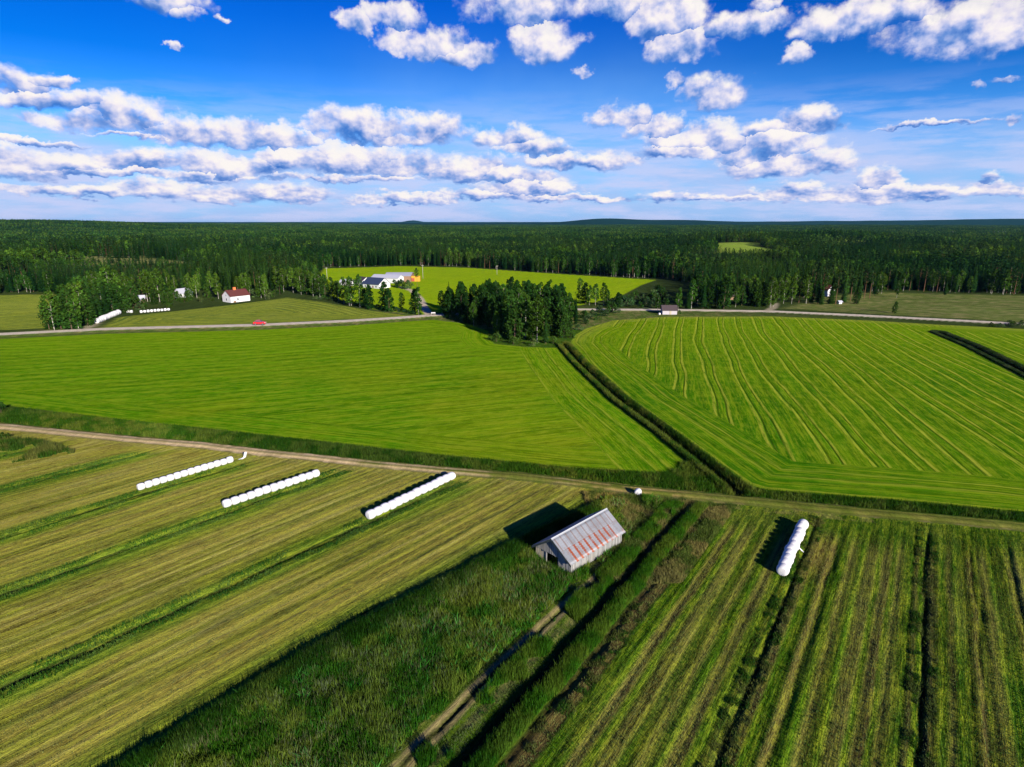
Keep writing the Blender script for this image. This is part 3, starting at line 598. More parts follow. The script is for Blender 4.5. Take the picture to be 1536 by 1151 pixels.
# ---- grove between the two big green fields
GROVE = ats([(668,478),(662,470),(720,464),(800,462),(852,470),(868,480),(860,495),(850,512),(835,517),(790,517),(748,512),(738,505),(740,498)])
gx0, gx1 = min(p[0] for p in GROVE), max(p[0] for p in GROVE); gy0, gy1 = min(p[1] for p in GROVE), max(p[1] for p in GROVE)
pts = []
tries = 0
while len(pts) < 112 and tries < 20000:
    tries += 1; x, y = random.uniform(gx0, gx1), random.uniform(gy0, gy1)
    if inside(np.array([x]), np.array([y]), GROVE)[0] and all((x-a)**2+(y-b)**2 > 2.35**2 for a, b in pts): pts.append((x, y))
for i, (x, y) in enumerate(sorted(pts, key=lambda p: p[1])):
    e = float(sdist(np.array([x]), np.array([y]), GROVE)[0])
    hh = random.uniform(12, 18)*(.70+.30*min(1, e/5))
    if y < 215 and e < 4: hh *= .62
    k = random.choices(['spruce_tree', 'birch_tree', 'alder_tree'], [2, 3, 6])[0]
    if e < 1.6 and y < 225: plant('bush', x, y, random.uniform(2.2, 4.2), 'low bush on the rim of the dense grove between the two big green fields', 'bushes rimming the grove', 1.2)
    else: plant(k, x, y, hh, {'spruce_tree': 'dark spruce in the dense grove between the two big green fields', 'birch_tree': 'lighter birch in the dense grove between the two big green fields', 'alder_tree': 'round leafy alder in the dense grove between the two big green fields'}[k],
        {'spruce_tree': 'spruces of the grove between the fields', 'birch_tree': 'birches of the grove between the fields', 'alder_tree': 'alders of the grove between the fields'}[k], 1.0)
for px, py, h in [(745,513,3.6),(770,517,3.2),(800,519,2.8),(830,516,3.0),(855,507,3.2),(868,495,2.6),(880,487,2.4),(897,480,3.0),(908,474,3.4),(925,470,3.0),(680,479,3.2),(696,483,3.0),(712,489,2.6),(876,478,4.0)]:
    plant_px('bush', px, py, h, 'low bush on the rim of the dense grove between the two big green fields', 'bushes rimming the grove', 1.15)

# ---- single trees along the farm field, the roads and the yards
BF = 'white trunked birch in the tree row below the white farm buildings'; GF = 'birches of the tree row below the farm'
for px, py, h in [(516,456,15),(524,459,14),(527,459,16),(540,461,17.5),(508,452,12),(480,447,16),(470,445,15),(452,443,17),(440,441,16),(498,448,13),(426,440,15)]:
    plant_px('birch_tree', px, py, h, BF, GF)
for px, py, h in [(555,464,13),(584,468,12),(488,447,14),(460,443,15),(548,461,10),(505,450,11),(578,466,15)]:
    plant_px('alder_tree', px, py, h, 'dark leafy tree in the tree row below the white farm buildings', 'dark trees of the row below the farm')
plant_px('birch_tree', 603, 466, 9.5, 'slim lone young birch on the grass left of the farm lane')
plant_px('birch_tree', 628, 473, 14, 'tall birch close against the left side of the farm lane where it meets the road')
plant_px('alder_tree', 623, 471, 12.5, 'dark leafy tree left of the farm lane, beside the tall birch at the junction')
plant_px('pine_tree', 626, 431, 13.5, 'tall dark pine at the right end of the farm buildings')
for px, py, h in [(592,431,5),(603,433,6),(612,434,6),(598,432,5),(553,432,3)]:
    plant_px('bush', px, py, h, 'dark rounded garden bush in front of the farm buildings', 'garden bushes by the farm', 1.0)
for k in range(26):
    px = 470+k*6.3+random.uniform(-2, 2); py = 447+(px-470)*.165+random.uniform(-.5, 1.5)
    plant_px('bush', px, py, random.uniform(1.3, 2.6), 'small bush in the overgrown strip below the farm tree row', 'bushes below the farm tree row', 1.3)
for px, py, h in [(870,454,14),(884,458,11),(893,458,12),(905,458,12.5),(911,459,9)]:
    plant_px('birch_tree', px, py, h, 'slender birch between the gravel road and the bright farm field', 'birches beside the gravel road')
for px, py, h in [(878,456,12),(926,461,8)]:
    plant_px('alder_tree', px, py, h, 'dark leafy tree between the gravel road and the bright farm field', 'dark trees beside the gravel road')
for k in range(34):
    px = random.uniform(915, 1000); py = 461-random.random()*((px-905)*.23)
    plant_px('bush', px, py, random.uniform(3, 6.5), 'bushy willow in the thicket behind the roadside shed', 'willow thicket by the road', 1.0)
plant_px('birch_tree', 986, 468, 9, 'young light green birch at the left end of the roadside shed', None)
plant_px('birch_tree', 1017, 468, 12, 'light green birch at the right end of the roadside shed', None)
plant_px('bush', 1019, 471, 2.0, 'low green bush at the right foot of the roadside shed', None)
for px, py, h in [(888,477,4),(900,474,5),(912,471,4),(880,483,3.5),(919,469,5)]:
    plant_px('bush', px, py, h, 'bush on the rough ground between the grove and the roadside shed', 'bushes right of the grove')
# left clump beside the road
for px, py, h, k in [(82,496,17,'birch_tree'),(92,494,14,'alder_tree'),(74,494,12,'alder_tree'),(108,495,17,'alder_tree'),(118,494,15,'birch_tree'),(103,488,18,'alder_tree'),(125,485,19,'birch_tree'),
    (132,488,14,'alder_tree'),(140,482,20,'spruce_tree'),(150,478,18,'spruce_tree'),(160,474,19,'spruce_tree'),(146,484,10,'spruce_tree'),(128,478,20,'alder_tree'),(112,480,17,'birch_tree'),(170,470,15,'alder_tree'),
    (155,468,20,'birch_tree'),(168,462,22,'birch_tree'),(180,466,14,'alder_tree'),(138,470,18,'spruce_tree'),(120,468,17,'alder_tree'),(100,474,14,'alder_tree'),(190,462,12,'alder_tree'),(178,456,18,'birch_tree')]:
    plant_px(k, px, py, h, {'birch_tree': 'pale trunked birch in the dark clump by the road at the left', 'alder_tree': 'broad dark leafy tree in the clump by the road at the left', 'spruce_tree': 'dark spruce in the clump beside the angled row of white bales'}[k],
        {'birch_tree': 'birches of the left roadside clump', 'alder_tree': 'leafy trees of the left roadside clump', 'spruce_tree': 'spruces of the left roadside clump'}[k], 1.1)
for px, py, h, k in [(200,462,14,'alder_tree'),(205,464,7,'bush'),(222,455,18,'birch_tree'),(226,456,17,'birch_tree'),(240,455,19,'birch_tree'),(254,460,10,'alder_tree'),(262,452,8,'alder_tree'),(285,452,9,'alder_tree'),
    (296,450,14,'birch_tree'),(312,449,9,'alder_tree'),(328,450,15,'birch_tree'),(192,458,13,'birch_tree'),(186,470,5,'bush'),(210,466,4,'bush'),(250,463,3,'bush'),(277,455,3,'bush'),(300,454,3,'bush'),(320,453,2.4,'bush'),(392,448,15,'birch_tree'),(398,449,13,'birch_tree'),
    (420,443,9,'alder_tree'),(268,454,6,'alder_tree'),(273,455,5,'alder_tree'),(281,454,6,'alder_tree'),(207,460,7,'alder_tree'),(217,461,5,'alder_tree'),(232,458,8,'alder_tree'),(340,449,7,'alder_tree'),(246,457,7,'alder_tree'),(382,447,5,'bush'),(404,449,4,'bush'),(412,446,4,'bush')]:
    plant_px(k, px, py, h, {'birch_tree': 'tall pale birch in the garden around the white house on the left', 'alder_tree': 'round leafy garden tree near the white house on the left', 'bush': 'low garden bush near the white house on the left'}[k],
        {'birch_tree': 'birches around the white house', 'alder_tree': 'leafy trees around the white house', 'bush': 'bushes around the white house'}[k], 1.05)
# right side of the road
for k in range(46):
    px = random.uniform(1030, 1160); py = 464-random.random()*11*(1 if px < 1145 else .4)
    kd = random.choices(['birch_tree', 'alder_tree', 'spruce_tree'], [4, 3, 3])[0]
    plant_px(kd, px, py, random.uniform(9, 17), {'birch_tree': 'light birch in the belt of trees along the right half of the gravel road', 'alder_tree': 'dark leafy tree in the belt along the right half of the gravel road', 'spruce_tree': 'spruce in the belt of trees along the right half of the gravel road'}[kd],
        {'birch_tree': 'birches of the right roadside belt', 'alder_tree': 'leafy trees of the right roadside belt', 'spruce_tree': 'spruces of the right roadside belt'}[kd])
for px, py, h, k in [(1175,456,15,'birch_tree'),(1187,456,15,'birch_tree'),(1209,456,16,'birch_tree'),(1198,455,14,'pine_tree'),(1216,455,17,'spruce_tree'),(1226,456,18,'spruce_tree'),(1232,457,13,'spruce_tree'),(1246,456,19,'spruce_tree'),(1253,457,17,'pine_tree'),
    (1265,455,17,'spruce_tree'),(1275,452,17,'pine_tree'),(1287,450,18,'spruce_tree'),(1296,448,17,'pine_tree'),(1304,448,18,'pine_tree'),(1312,444,17,'spruce_tree'),(1284,456,9,'alder_tree'),(1342,470,6,'alder_tree'),(1345,447,10,'birch_tree'),(1322,441,13,'birch_tree'),(1417,443,10,'spruce_tree')]:
    plant_px(k, px, py, h, {'birch_tree': 'pale trunked birch at the forest corner behind the right side track', 'spruce_tree': 'dark spruce round the half hidden house at the right forest corner', 'pine_tree': 'tall pine round the half hidden house at the right forest corner', 'alder_tree': 'small leafy tree on the rough clearing right of the side track'}[k],
        {'birch_tree': 'birches of the right forest corner', 'spruce_tree': 'spruces of the right forest corner', 'pine_tree': 'pines of the right forest corner', 'alder_tree': 'small trees on the rough clearing'}[k])
for k in range(14):
    plant_px('bush', 1485+random.uniform(-4, 60), 488+random.uniform(-1, 3), random.uniform(1.0, 2.2), 'low dark bush along the road verge at the right edge', 'verge bushes at the right edge', 1.4)
plant_px('bush', 2, 622, 3.0, 'dark round bush in the verge above the dirt track at the left edge', None, 1.2)
plant_px('bush', 6, 662, 2.0, 'dark bush below the dirt track at the left edge', None, 1.3)

# ------------------------------------------------------------------ forest
FB = ats([(-260,455),(-60,452),(60,449),(96,448),(110,455),(125,450),(150,452),(190,449),(250,446),(300,444),(340,443),(400,442),(425,437),(450,436),(470,430),(478,416),(487,405),(600,399),(700,401),(800,408),(850,411),(960,418),(985,419),
     (1042,426),(975,429),(945,446),(980,452),(1030,451),(1140,450),(1150,452),(1170,452),(1230,446),(1262,447),(1300,441),(1330,436),(1420,440),(1536,443),(1720,447)])
FBa = np.array([math.atan2(p[0], p[1]) for p in FB]); FBd = np.array([math.hypot(*p) for p in FB])
def forest_ok(X, Y, margin=0.0):
    a = np.arctan2(X, Y); d = np.hypot(X, Y); lim = np.interp(a, FBa, FBd)+14*(fbm(a*60, 0*a, 3, 3)-.42)
    ok = (d > lim+margin) & (clr(X, Y)[1] < .3) & (sdist(X, Y, FG) < -1) & (sdist(X, Y, SCR) < -1) & (dline(X, Y, SIDE) > 4)
    return ok, d-lim
def jgrid(r0, r1, sp, half=R(47)):
    n = int(2*r1/sp); g1 = np.arange(-n//2, n//2)*sp; X, Y = np.meshgrid(g1, np.arange(r0*.6, r1, sp)); X = X+RNG.uniform(-.42, .42, X.shape)*sp; Y = Y+RNG.uniform(-.42, .42, Y.shape)*sp
    X = X.ravel(); Y = Y.ravel(); d = np.hypot(X, Y); a = np.abs(np.arctan2(X, Y)); k = (d > r0) & (d < r1) & (a < half); return X[k], Y[k]
X1, Y1 = jgrid(290, 1150, 4.6)
ok, dd_ = forest_ok(X1, Y1); X1, Y1, dd_ = X1[ok], Y1[ok], dd_[ok]
if PLANTED:
    PP = np.array(PLANTED); keep = np.ones(len(X1), bool)
    for (a, b) in PP[PP[:, 1] > 285]: keep &= (X1-a)**2+(Y1-b)**2 > 6
    X1, Y1, dd_ = X1[keep], Y1[keep], dd_[keep]
# species patches
sp_n = fbm(X1/48, Y1/48, 91, 3)+.10*RNG.normal(size=len(X1))
kindi = np.where(sp_n < .47, 0, np.where(sp_n < .55, 1, 2))           # 0 spruce 1 pine 2 birch
kindi = np.where((dd_ < 10) & (RNG.random(len(X1)) < .35), 2, kindi)
order = np.argsort(dd_+np.hypot(X1, Y1)*.02); indiv = np.zeros(len(X1), bool)
lim = {0: 175, 1: 85, 2: 150}; cnt = {0: 0, 1: 0, 2: 0}
for i in order:
    if abs(math.atan2(X1[i], Y1[i])) > R(41): continue
    k = int(kindi[i])
    if cnt[k] < lim[k] and dd_[i] < 40: cnt[k] += 1; indiv[i] = True
for i in np.nonzero(indiv)[0]:
    k = ('spruce_tree', 'pine_tree', 'birch_tree')[kindi[i]]
    plant(k, X1[i], Y1[i], random.uniform(12.5, 18)*(1.0 if k != 'birch_tree' else .85)*(.72+.5*float(fbm(X1[i:i+1]/28, Y1[i:i+1]/28, 45, 2)[0])), {'spruce_tree': 'dark narrow spruce on the front edge of the great forest behind the fields', 'pine_tree': 'pine with bare reddish trunk on the front edge of the great forest', 'birch_tree': 'lighter birch on the front edge of the great forest behind the fields'}[k],
          {'spruce_tree': 'spruces of the forest edge', 'pine_tree': 'pines of the forest edge', 'birch_tree': 'birches of the forest edge'}[k])
Xs, Ys, Ks = X1[~indiv], Y1[~indiv], kindi[~indiv]

# one object holds the tree patterns (unused faces removed by its own nodes) and the points they stand on
parts = []; tid = []
def low(kind):
    if kind == 0: H = rnd(14, 19); c = spruce_crown(H, rnd(1.9, 2.7), .08, 1.1, 6, SPR if rnd(0, 1) < .6 else SPR2); t = trunk_of(H*.5, .16, (.05, .035, .028))
    elif kind == 1: H = rnd(15, 19); c = clump_crown(H, 2.3, .50, 9, 9, .62, PIN, shape=.8, flat=.5, cr=.45); t = trunk_of(H*.85, .17, (.12, .06, .035))
    else: H = rnd(11, 16); c = clump_crown(H, rnd(2.4, 3.4), .15, 16, 12, .66, BIR if rnd(0, 1) < .45 else ALD, shape=.85, cr=.42); t = trunk_of(H*.8, .11, (.26, .25, .22))
    return cat([c, (t[0], t[1], t[2])]), H
NS, NPn, NB = 6, 4, 5; tmpl = []
for k, n in ((0, NS), (1, NPn), (2, NB)):
    for j in range(n): tmpl.append(low(k)[0])
def tiny(kind):
    H = rnd(13, 19)
    if kind == 0: c = spruce_crown(H, rnd(1.8, 2.6), .3, 2.6, 4, SPR)
    else: c = clump_crown(H, 2.9, .45, 6, 5, 1.2, PIN if kind == 1 else (BIR if rnd(0, 1) < .4 else ALD), shape=.85, cr=.5)
    return c
tinies = [tiny(k) for k in (0, 0, 0, 0, 0, 1, 1, 2, 2, 2)]
TS = 44.0
for j in range(4):
    ps = []
    for gx_ in np.arange(-TS/2, TS/2, 4.9):
        for gy_ in np.arange(-TS/2, TS/2, 4.9):
            if rnd(0, 1) < .06: continue
            V, F, C = tinies[RNG.integers(0, (6, 8, 10, 10)[j])]; s = rnd(.75, 1.12); a = rnd(0, 6.28); ca, sa = math.cos(a)*s, math.sin(a)*s
            ox, oy = gx_+rnd(-1.9, 1.9), gy_+rnd(-1.9, 1.9)
            ps.append((np.stack([V[:, 0]*ca-V[:, 1]*sa+ox, V[:, 0]*sa+V[:, 1]*ca+oy, V[:, 2]*s], -1), F, C*rnd(.7, 1.35)))
    tmpl.append(cat(ps))
NT_ = len(tmpl)
for j, tm in enumerate(tmpl): parts.append(tm); tid.append(np.full(len(tm[0]), j))
V, F, C = cat(parts); tid = np.concatenate(tid)
X2, Y2 = jgrid(1150, 5600, TS*.93)
ok, _ = forest_ok(X2, Y2, -5); X2, Y2 = X2[ok], Y2[ok]
PX = np.concatenate([Xs, X2]); PY = np.concatenate([Ys, Y2]); PZ = layout(PX, PY, False)-.3
pv = np.concatenate([np.where(Ks == 0, RNG.integers(0, NS, len(Xs)), np.where(Ks == 1, NS+RNG.integers(0, NPn, len(Xs)), NS+NPn+RNG.integers(0, NB, len(Xs)))), NS+NPn+NB+RNG.integers(0, 4, len(X2))])
ps_ = np.concatenate([RNG.uniform(.72, 1.1, len(Xs))*(.62+.75*fbm(Xs/32, Ys/32, 45, 3))*(1-.5*clr(Xs, Ys)[2]), np.ones(len(X2))*1.0])
pa = np.concatenate([RNG.uniform(0, 6.28, len(Xs)), RNG.integers(0, 4, len(X2))*math.pi/2])
npt = len(PX); Vf = np.concatenate([V, np.stack([PX, PY, PZ], -1)]); Cf = np.concatenate([C, np.zeros((npt, 3))])
me = np_mesh('forest', Vf, F, [LEAF], Cf, extra={'tid': ('INT', np.concatenate([tid, np.full(npt, -1)])), 'pid': ('INT', np.concatenate([np.full(len(V), -1), pv])),
     'psc': ('FLOAT', np.concatenate([np.ones(len(V)), ps_])), 'prot': ('FLOAT', np.concatenate([np.zeros(len(V)), pa]))})
fo = tag(obj('forest', me), 'endless dark conifer forest reaching from behind the fields to the horizon', 'forest', kind='stuff')
ng = bpy.data.node_groups.new('forest_nodes', 'GeometryNodeTree')
ng.interface.new_socket('Geometry', in_out='INPUT', socket_type='NodeSocketGeometry'); ng.interface.new_socket('Geometry', in_out='OUTPUT', socket_type='NodeSocketGeometry')
N_ = ng.nodes; L_ = ng.links; gi_ = N_.new('NodeGroupInput'); go_ = N_.new('NodeGroupOutput'); jn = N_.new('GeometryNodeJoinGeometry')
def named(nm, ty):
    n = N_.new('GeometryNodeInputNamedAttribute'); n.data_type = ty; n.inputs[0].default_value = nm; return n.outputs[0]
def eq(nm, v):
    n = N_.new('FunctionNodeCompare'); n.data_type = 'INT'; n.operation = 'EQUAL'; a = [s for s in n.inputs if s.type == 'INT']; L_.new(named(nm, 'INT'), a[0]); a[1].default_value = v; return n.outputs[0]
rot = N_.new('ShaderNodeCombineXYZ'); L_.new(named('prot', 'FLOAT'), rot.inputs[2]); scl = named('psc', 'FLOAT')
for j in range(NT_):
    s1 = N_.new('GeometryNodeSeparateGeometry'); s1.domain = 'POINT'; L_.new(gi_.outputs[0], s1.inputs[0]); L_.new(eq('tid', j), s1.inputs[1])
    s2 = N_.new('GeometryNodeSeparateGeometry'); s2.domain = 'POINT'; L_.new(gi_.outputs[0], s2.inputs[0]); L_.new(eq('pid', j), s2.inputs[1])
    ip = N_.new('GeometryNodeInstanceOnPoints'); L_.new(s2.outputs[0], ip.inputs['Points']); L_.new(s1.outputs[0], ip.inputs['Instance']); L_.new(rot.outputs[0], ip.inputs['Rotation']); L_.new(scl, ip.inputs['Scale'])
    L_.new(ip.outputs[0], jn.inputs[0])
L_.new(jn.outputs[0], go_.inputs[0]); md = fo.modifiers.new('trees', 'NODES'); md.node_group = ng

# ------------------------------------------------------------------ grasses
def blades(name, X, Y, h, wdt, colA, colB, label, cat_='grass', lean=.5, per=3, green=None):
    Zg = layout(X, Y, False); n = len(X); X = np.repeat(X, per)+RNG.normal(0, .06, n*per); Y = np.repeat(Y, per)+RNG.normal(0, .06, n*per); Zg = np.repeat(Zg, per)
    hh = np.repeat(np.broadcast_to(h, n), per)*RNG.uniform(.5, 1.15, n*per); a = RNG.uniform(0, 6.283, n*per); ww = np.broadcast_to(wdt, n*per)*RNG.uniform(.6, 1.3, n*per)
    lx = RNG.normal(0, lean*.5, n*per)*hh; ly = RNG.normal(0, lean*.5, n*per)*hh
    b0 = np.stack([X-np.cos(a)*ww, Y-np.sin(a)*ww, Zg-.03], -1); b1 = np.stack([X+np.cos(a)*ww, Y+np.sin(a)*ww, Zg-.03], -1)
    tp = np.stack([X+lx, Y+ly, Zg+hh], -1); V = np.stack([b0, b1, tp], 1).reshape(-1, 3); F = np.arange(len(V)).reshape(-1, 3)
    f = np.clip(np.repeat(sst(fbm(X[::per]/2.2, Y[::per]/2.2, 101, 4), .40, .62) if green is None else green, per)+RNG.normal(0, .22, n*per), 0, 1)[:, None]
    C = (np.array(colA)*(1-f)+np.array(colB)*f)*(1+.18*RNG.normal(size=(n*per, 1))); C = np.clip(np.repeat(C, 3, 0), .004, 1)
    return tag(obj(name, np_mesh(name, V, F, [GRASS], C)), label, cat_, kind='stuff')
def scatter(n, x0, x1, y0, y1, ok):
    X = RNG.uniform(x0, x1, n); Y = RNG.uniform(y0, y1, n); k = ok(X, Y); return X[k], Y[k]
BARN_O = at(856, 863); BA = math.atan2(1, 1)
bd_ = Vector((.7071, .7071)); bn_ = Vector((-.7071, .7071))
def in_barn(X, Y):
    lx = (X-BARN_O[0])*.7071+(Y-BARN_O[1])*.7071; ly = -(X-BARN_O[0])*.7071+(Y-BARN_O[1])*.7071
    return (lx > -.1) & (lx < 11.4) & (ly > -.15) & (ly < 6.3)
def front_parts(X, Y):
    Ty = np.interp(X, TXs, TYs); EX = np.interp(Y, [p[1] for p in EDGE][::-1], [p[0] for p in EDGE][::-1]); cR = cc(X, Y, 34.7)[0]
    return Ty, EX, cR
def ok_meadow(X, Y):
    Ty, EX, cR = front_parts(X, Y); return (Y < Ty-2.5) & (X > EX) & (cR < -30.0) & (dline(X, Y, PATH) > .7+1.3*fbm(X/2, Y/2, 31, 3)) & ~in_barn(X, Y) & ((cR < -31.5) | (fbm(X/3, Y/3, 7, 2) > .5)) & ~((cR > -41) & (Y > 76) & (fbm(X/4, Y/4, 17, 2) < .55))
X, Y = scatter(420000, -48, 26, 36, 92, ok_meadow)
seed = (RNG.random(len(X)) < .10) & (fbm(X/5, Y/5, 88, 3) > .47)
blades('seed_stalks', X[seed], Y[seed], RNG.uniform(.7, 1.25, seed.sum()), .03, (.20, .15, .05), (.34, .29, .12), 'tan seed stalks standing in patches over the green barn meadow', lean=.35, per=3)
weed = (RNG.random(len(X)) < .05) & (fbm(X/3, Y/3, 89, 3) > .52)
blades('broad_weeds', X[weed], Y[weed], RNG.uniform(.5, 1.1, weed.sum()), .10, (.06, .20, .02), (.12, .26, .04), 'bright broad leaved weeds clumped in the barn meadow and round the barn', lean=.9, per=4)
blades('meadow_grass', X, Y, RNG.uniform(.30, 1.0, len(X))*(.35+1.3*fbm(X/3.0, Y/3.0, 5, 3)), .045, (.055, .150, .008), (.25, .25, .028), 'deep uncut green meadow grass around and in front of the barn', lean=.45, per=3)
def ok_short(X, Y):
    Ty, EX, cR = front_parts(X, Y); return (Y < Ty-2.5) & (X > EX) & (cR < -27.0) & (cR > -42) & ~in_barn(X, Y) & (np.abs(dline(X, Y, PATH)-.3) > .5) & (RNG.random(len(X)) < sst(dline(X, Y, PATH), .5, 3.5)+.15)
X, Y = scatter(330000, -30, 26, 36, 88, ok_short)
blades('path_grass', X, Y, RNG.uniform(.06, .24, len(X)), .03, (.06, .13, .008), (.27, .24, .07), 'short trampled grass along the wheel rut beside the dark ditch', lean=.9, per=2)
def ok_edge(X, Y):
    d = dline(X, Y, EDGE); Ty, EX, cR = front_parts(X, Y); return (Y < Ty-2) & (X > EX+.5) & (d < 2.6+1.2*fbm(X/2, Y/2, 37, 2)) & ~in_barn(X, Y)
X, Y = scatter(400000, -50, 14, 36, 92, ok_edge)
blades('edge_grass', X, Y, RNG.uniform(.8, 1.5, len(X)), .045, (.03, .075, .006), (.075, .105, .014), 'tall dark grass on the left edge of the barn meadow', lean=.3, per=2)
WEED = ats([(-90,650),(0,657),(80,666),(112,680),(45,690),(0,698),(-90,720)])
X, Y = scatter(200000, -150, -70, 80, 140, lambda X, Y: inside(X, Y, WEED) & (fbm(X/4, Y/4, 61, 2) > .38))
blades('weed_patch', X, Y, RNG.uniform(.5, 1.4, len(X)), .06, (.03, .075, .008), (.13, .13, .03), 'dark tall weeds below the dirt track at the far left edge', lean=.4, per=3)
def ok_band(X, Y):
    Ty, EX, cR = front_parts(X, Y); j = (fbm(X/5, Y/5, 71, 2)-.5)*.7
    return (Y < Ty-4) & (X > EX) & (((cR+j > -25.5) & (cR+j < -23.8)) | ((cR+j > -29.5) & (cR+j < -27.2) & (fbm(X/3, Y/3, 9, 2) > .45)))
X, Y = scatter(900000, -20, 40, 36, 88, ok_band)
k = RNG.random(len(X)) < .75; X, Y = X[k], Y[k]
blades('ditch_grass', X, Y, RNG.uniform(.5, 1.15, len(X)), .04, (.045, .13, .007), (.13, .175, .016), 'tall bright grass lining the dark ditch below the barn', lean=.4, per=3)
# rough herbs between barn and track
X, Y = scatter(160000, 4, 44, 66, 92, lambda X, Y: (Y < np.interp(X, TXs, TYs)-2.2) & (X > 12) & (cc(X, Y, 34.7)[0] < -20) & ~in_barn(X, Y) & (Y > 60))
blades('dry_grass', X, Y, RNG.uniform(.2, .7, len(X))*(.4+fbm(X/2.5, Y/2.5, 25, 3)), .045, (.10, .14, .022), (.32, .23, .07), 'tousled yellow and green grass behind the barn beside the track', lean=.7, per=2)
# verge north of the track
def ok_ver(X, Y):
    Ty = np.interp(X, TXs, TYs); d = dline(X, Y, TRACK); return (Y > Ty) & (d > 2.9+1.0*(fbm(X/6, Y/6, 13, 2)-.5)) & (d < 14) & (sdist(X, Y, LG) < .25) & (sdist(X, Y, RG) < .25) & (dline(X, Y, DITCH) > 1.0)
X, Y = scatter(1000000, -135, 100, 70, 150, ok_ver)
blades('verge_grass', X, Y, RNG.uniform(.30, .85, len(X)), .055, (.035, .090, .006), (.115, .14, .018), 'tall dark grass verge along the far side of the dirt track', lean=.35, per=2)
def ok_dit(X, Y):
    d = dline(X, Y, DITCH); return (d > .7) & (d < 2.6) & (Y > np.interp(X, TXs, TYs)+3) & (sdist(X, Y, LG) < .3) & (sdist(X, Y, RG) < .3)
X, Y = scatter(420000, 15, 48, 90, 225, ok_dit)
blades('bank_grass', X, Y, RNG.uniform(.5, 1.3, len(X)), .07, (.035, .085, .008), (.12, .135, .02), 'tall grass on the banks of the ditch between the two green fields', lean=.4, per=2)
X, Y = scatter(300000, 140, 185, 150, 250, lambda X, Y: (dline(X, Y, RDITCH) < 3) & (dline(X, Y, RDITCH) > .8))
blades('bank_grass', X, Y, RNG.uniform(.4, .9, len(X)), .09, (.05, .08, .014), (.14, .12, .04), 'dark grass on the banks of the short ditch at the right edge', lean=.4, per=2)
# furrow weeds and field margins left of the barn
def ok_clump(X, Y):
    Ty, EX, cR = front_parts(X, Y); d = np.min(np.stack([np.abs(cR-c) for c in (-8.0, -9.3, -22.9, -21.6, 4.7, 6.0)]), 0)
    return (Y < Ty-3) & (X > EX) & (d < .6) & (fbm(X/1.3, Y/1.3, 83, 3) > .56)
X, Y = scatter(520000, -15, 70, 36, 88, ok_clump)
blades('clump_grass', X, Y, RNG.uniform(.10, .40, len(X)), .035, (.035, .09, .008), (.17, .15, .035), 'lumpy weeds growing on both lips of the drainage ditches right of the barn', lean=.7, per=2)
def ok_fur(X, Y):
    Ty, EX, cR = front_parts(X, Y); cL = cc(X, Y, 40.1)[0]; j = (fbm(X/5, Y/5, 71, 2)-.5)*.7
    d = np.min(np.stack([np.abs(cL-c+j) for c in FURL]), 0); return (Y < Ty-4) & (X < EX) & (cR < -22) & (d < 1.9) & (d > .35) & (fbm(X/2, Y/6, 19, 2) > .40)
X, Y = scatter(330000, -120, 5, 38, 110, ok_fur)
blades('furrow_grass', X, Y, RNG.uniform(.10, .32, len(X)), .05, (.05, .125, .012), (.13, .18, .03), 'short green grass growing along the drainage furrows of the mown field', lean=.6, per=2)
# stubble and cut stems over the mown fields
def ok_stub(X, Y):
    Ty, EX, cR = front_parts(X, Y); return (Y < Ty-2.2) & (((X < EX-1) & (cR < -22)) | (cR > -22.5)) & (np.abs(X) < Y*1.02+6)
X, Y = scatter(760000, -110, 90, 36, 108, ok_stub)
gcol = sst(layout(X, Y)[1][:, 0]/(layout(X, Y)[1][:, 1]+.001), .6, 1.3)
blades('stubble', X, Y, RNG.uniform(.05, .15, len(X))*np.where(cc(X, Y, 34.7)[0] > -22.5, 1.5, .8), .035, (.050, .125, .006), (.30, .25, .07), 'short stubble and cut stems covering the mown fields', lean=1.2, per=1, green=gcol)

# ------------------------------------------------------------------ the barn
def wood_mat(name, c1, c2):
    m, t = new_mat(name); P = t.obj(); n = t.noise(t.vm('MULTIPLY', P, (6, 6, .5)), 2, 5, .7); n2 = t.noise(P, .7, 3, .6)
    cell = t.n.new('ShaderNodeTexWhiteNoise'); cell.noise_dimensions = '1D'; px, py, pz = t.sep(P)
    t.put(cell.inputs['W'], t.m('FLOOR', t.m('DIVIDE', t.m('ADD', px, py), .17)))
    k = t.mr(cell.outputs[0], 0, 1, .62, 1.2)
    c = t.mix(n, c1, c2); c = t.mix(t.mr(n2, .5, .75, 0, .5), c, (.30, .27, .22)); c = t.vm('MULTIPLY', c, t.comb(k, k, k))
    finish(t, c, .9, n, .4, .02, .1); return m
WOOD = wood_mat('weathered_boards', (.31, .31, .32), (.15, .15, .155)); WOODP = wood_mat('pale_boards', (.50, .44, .34), (.30, .27, .20))
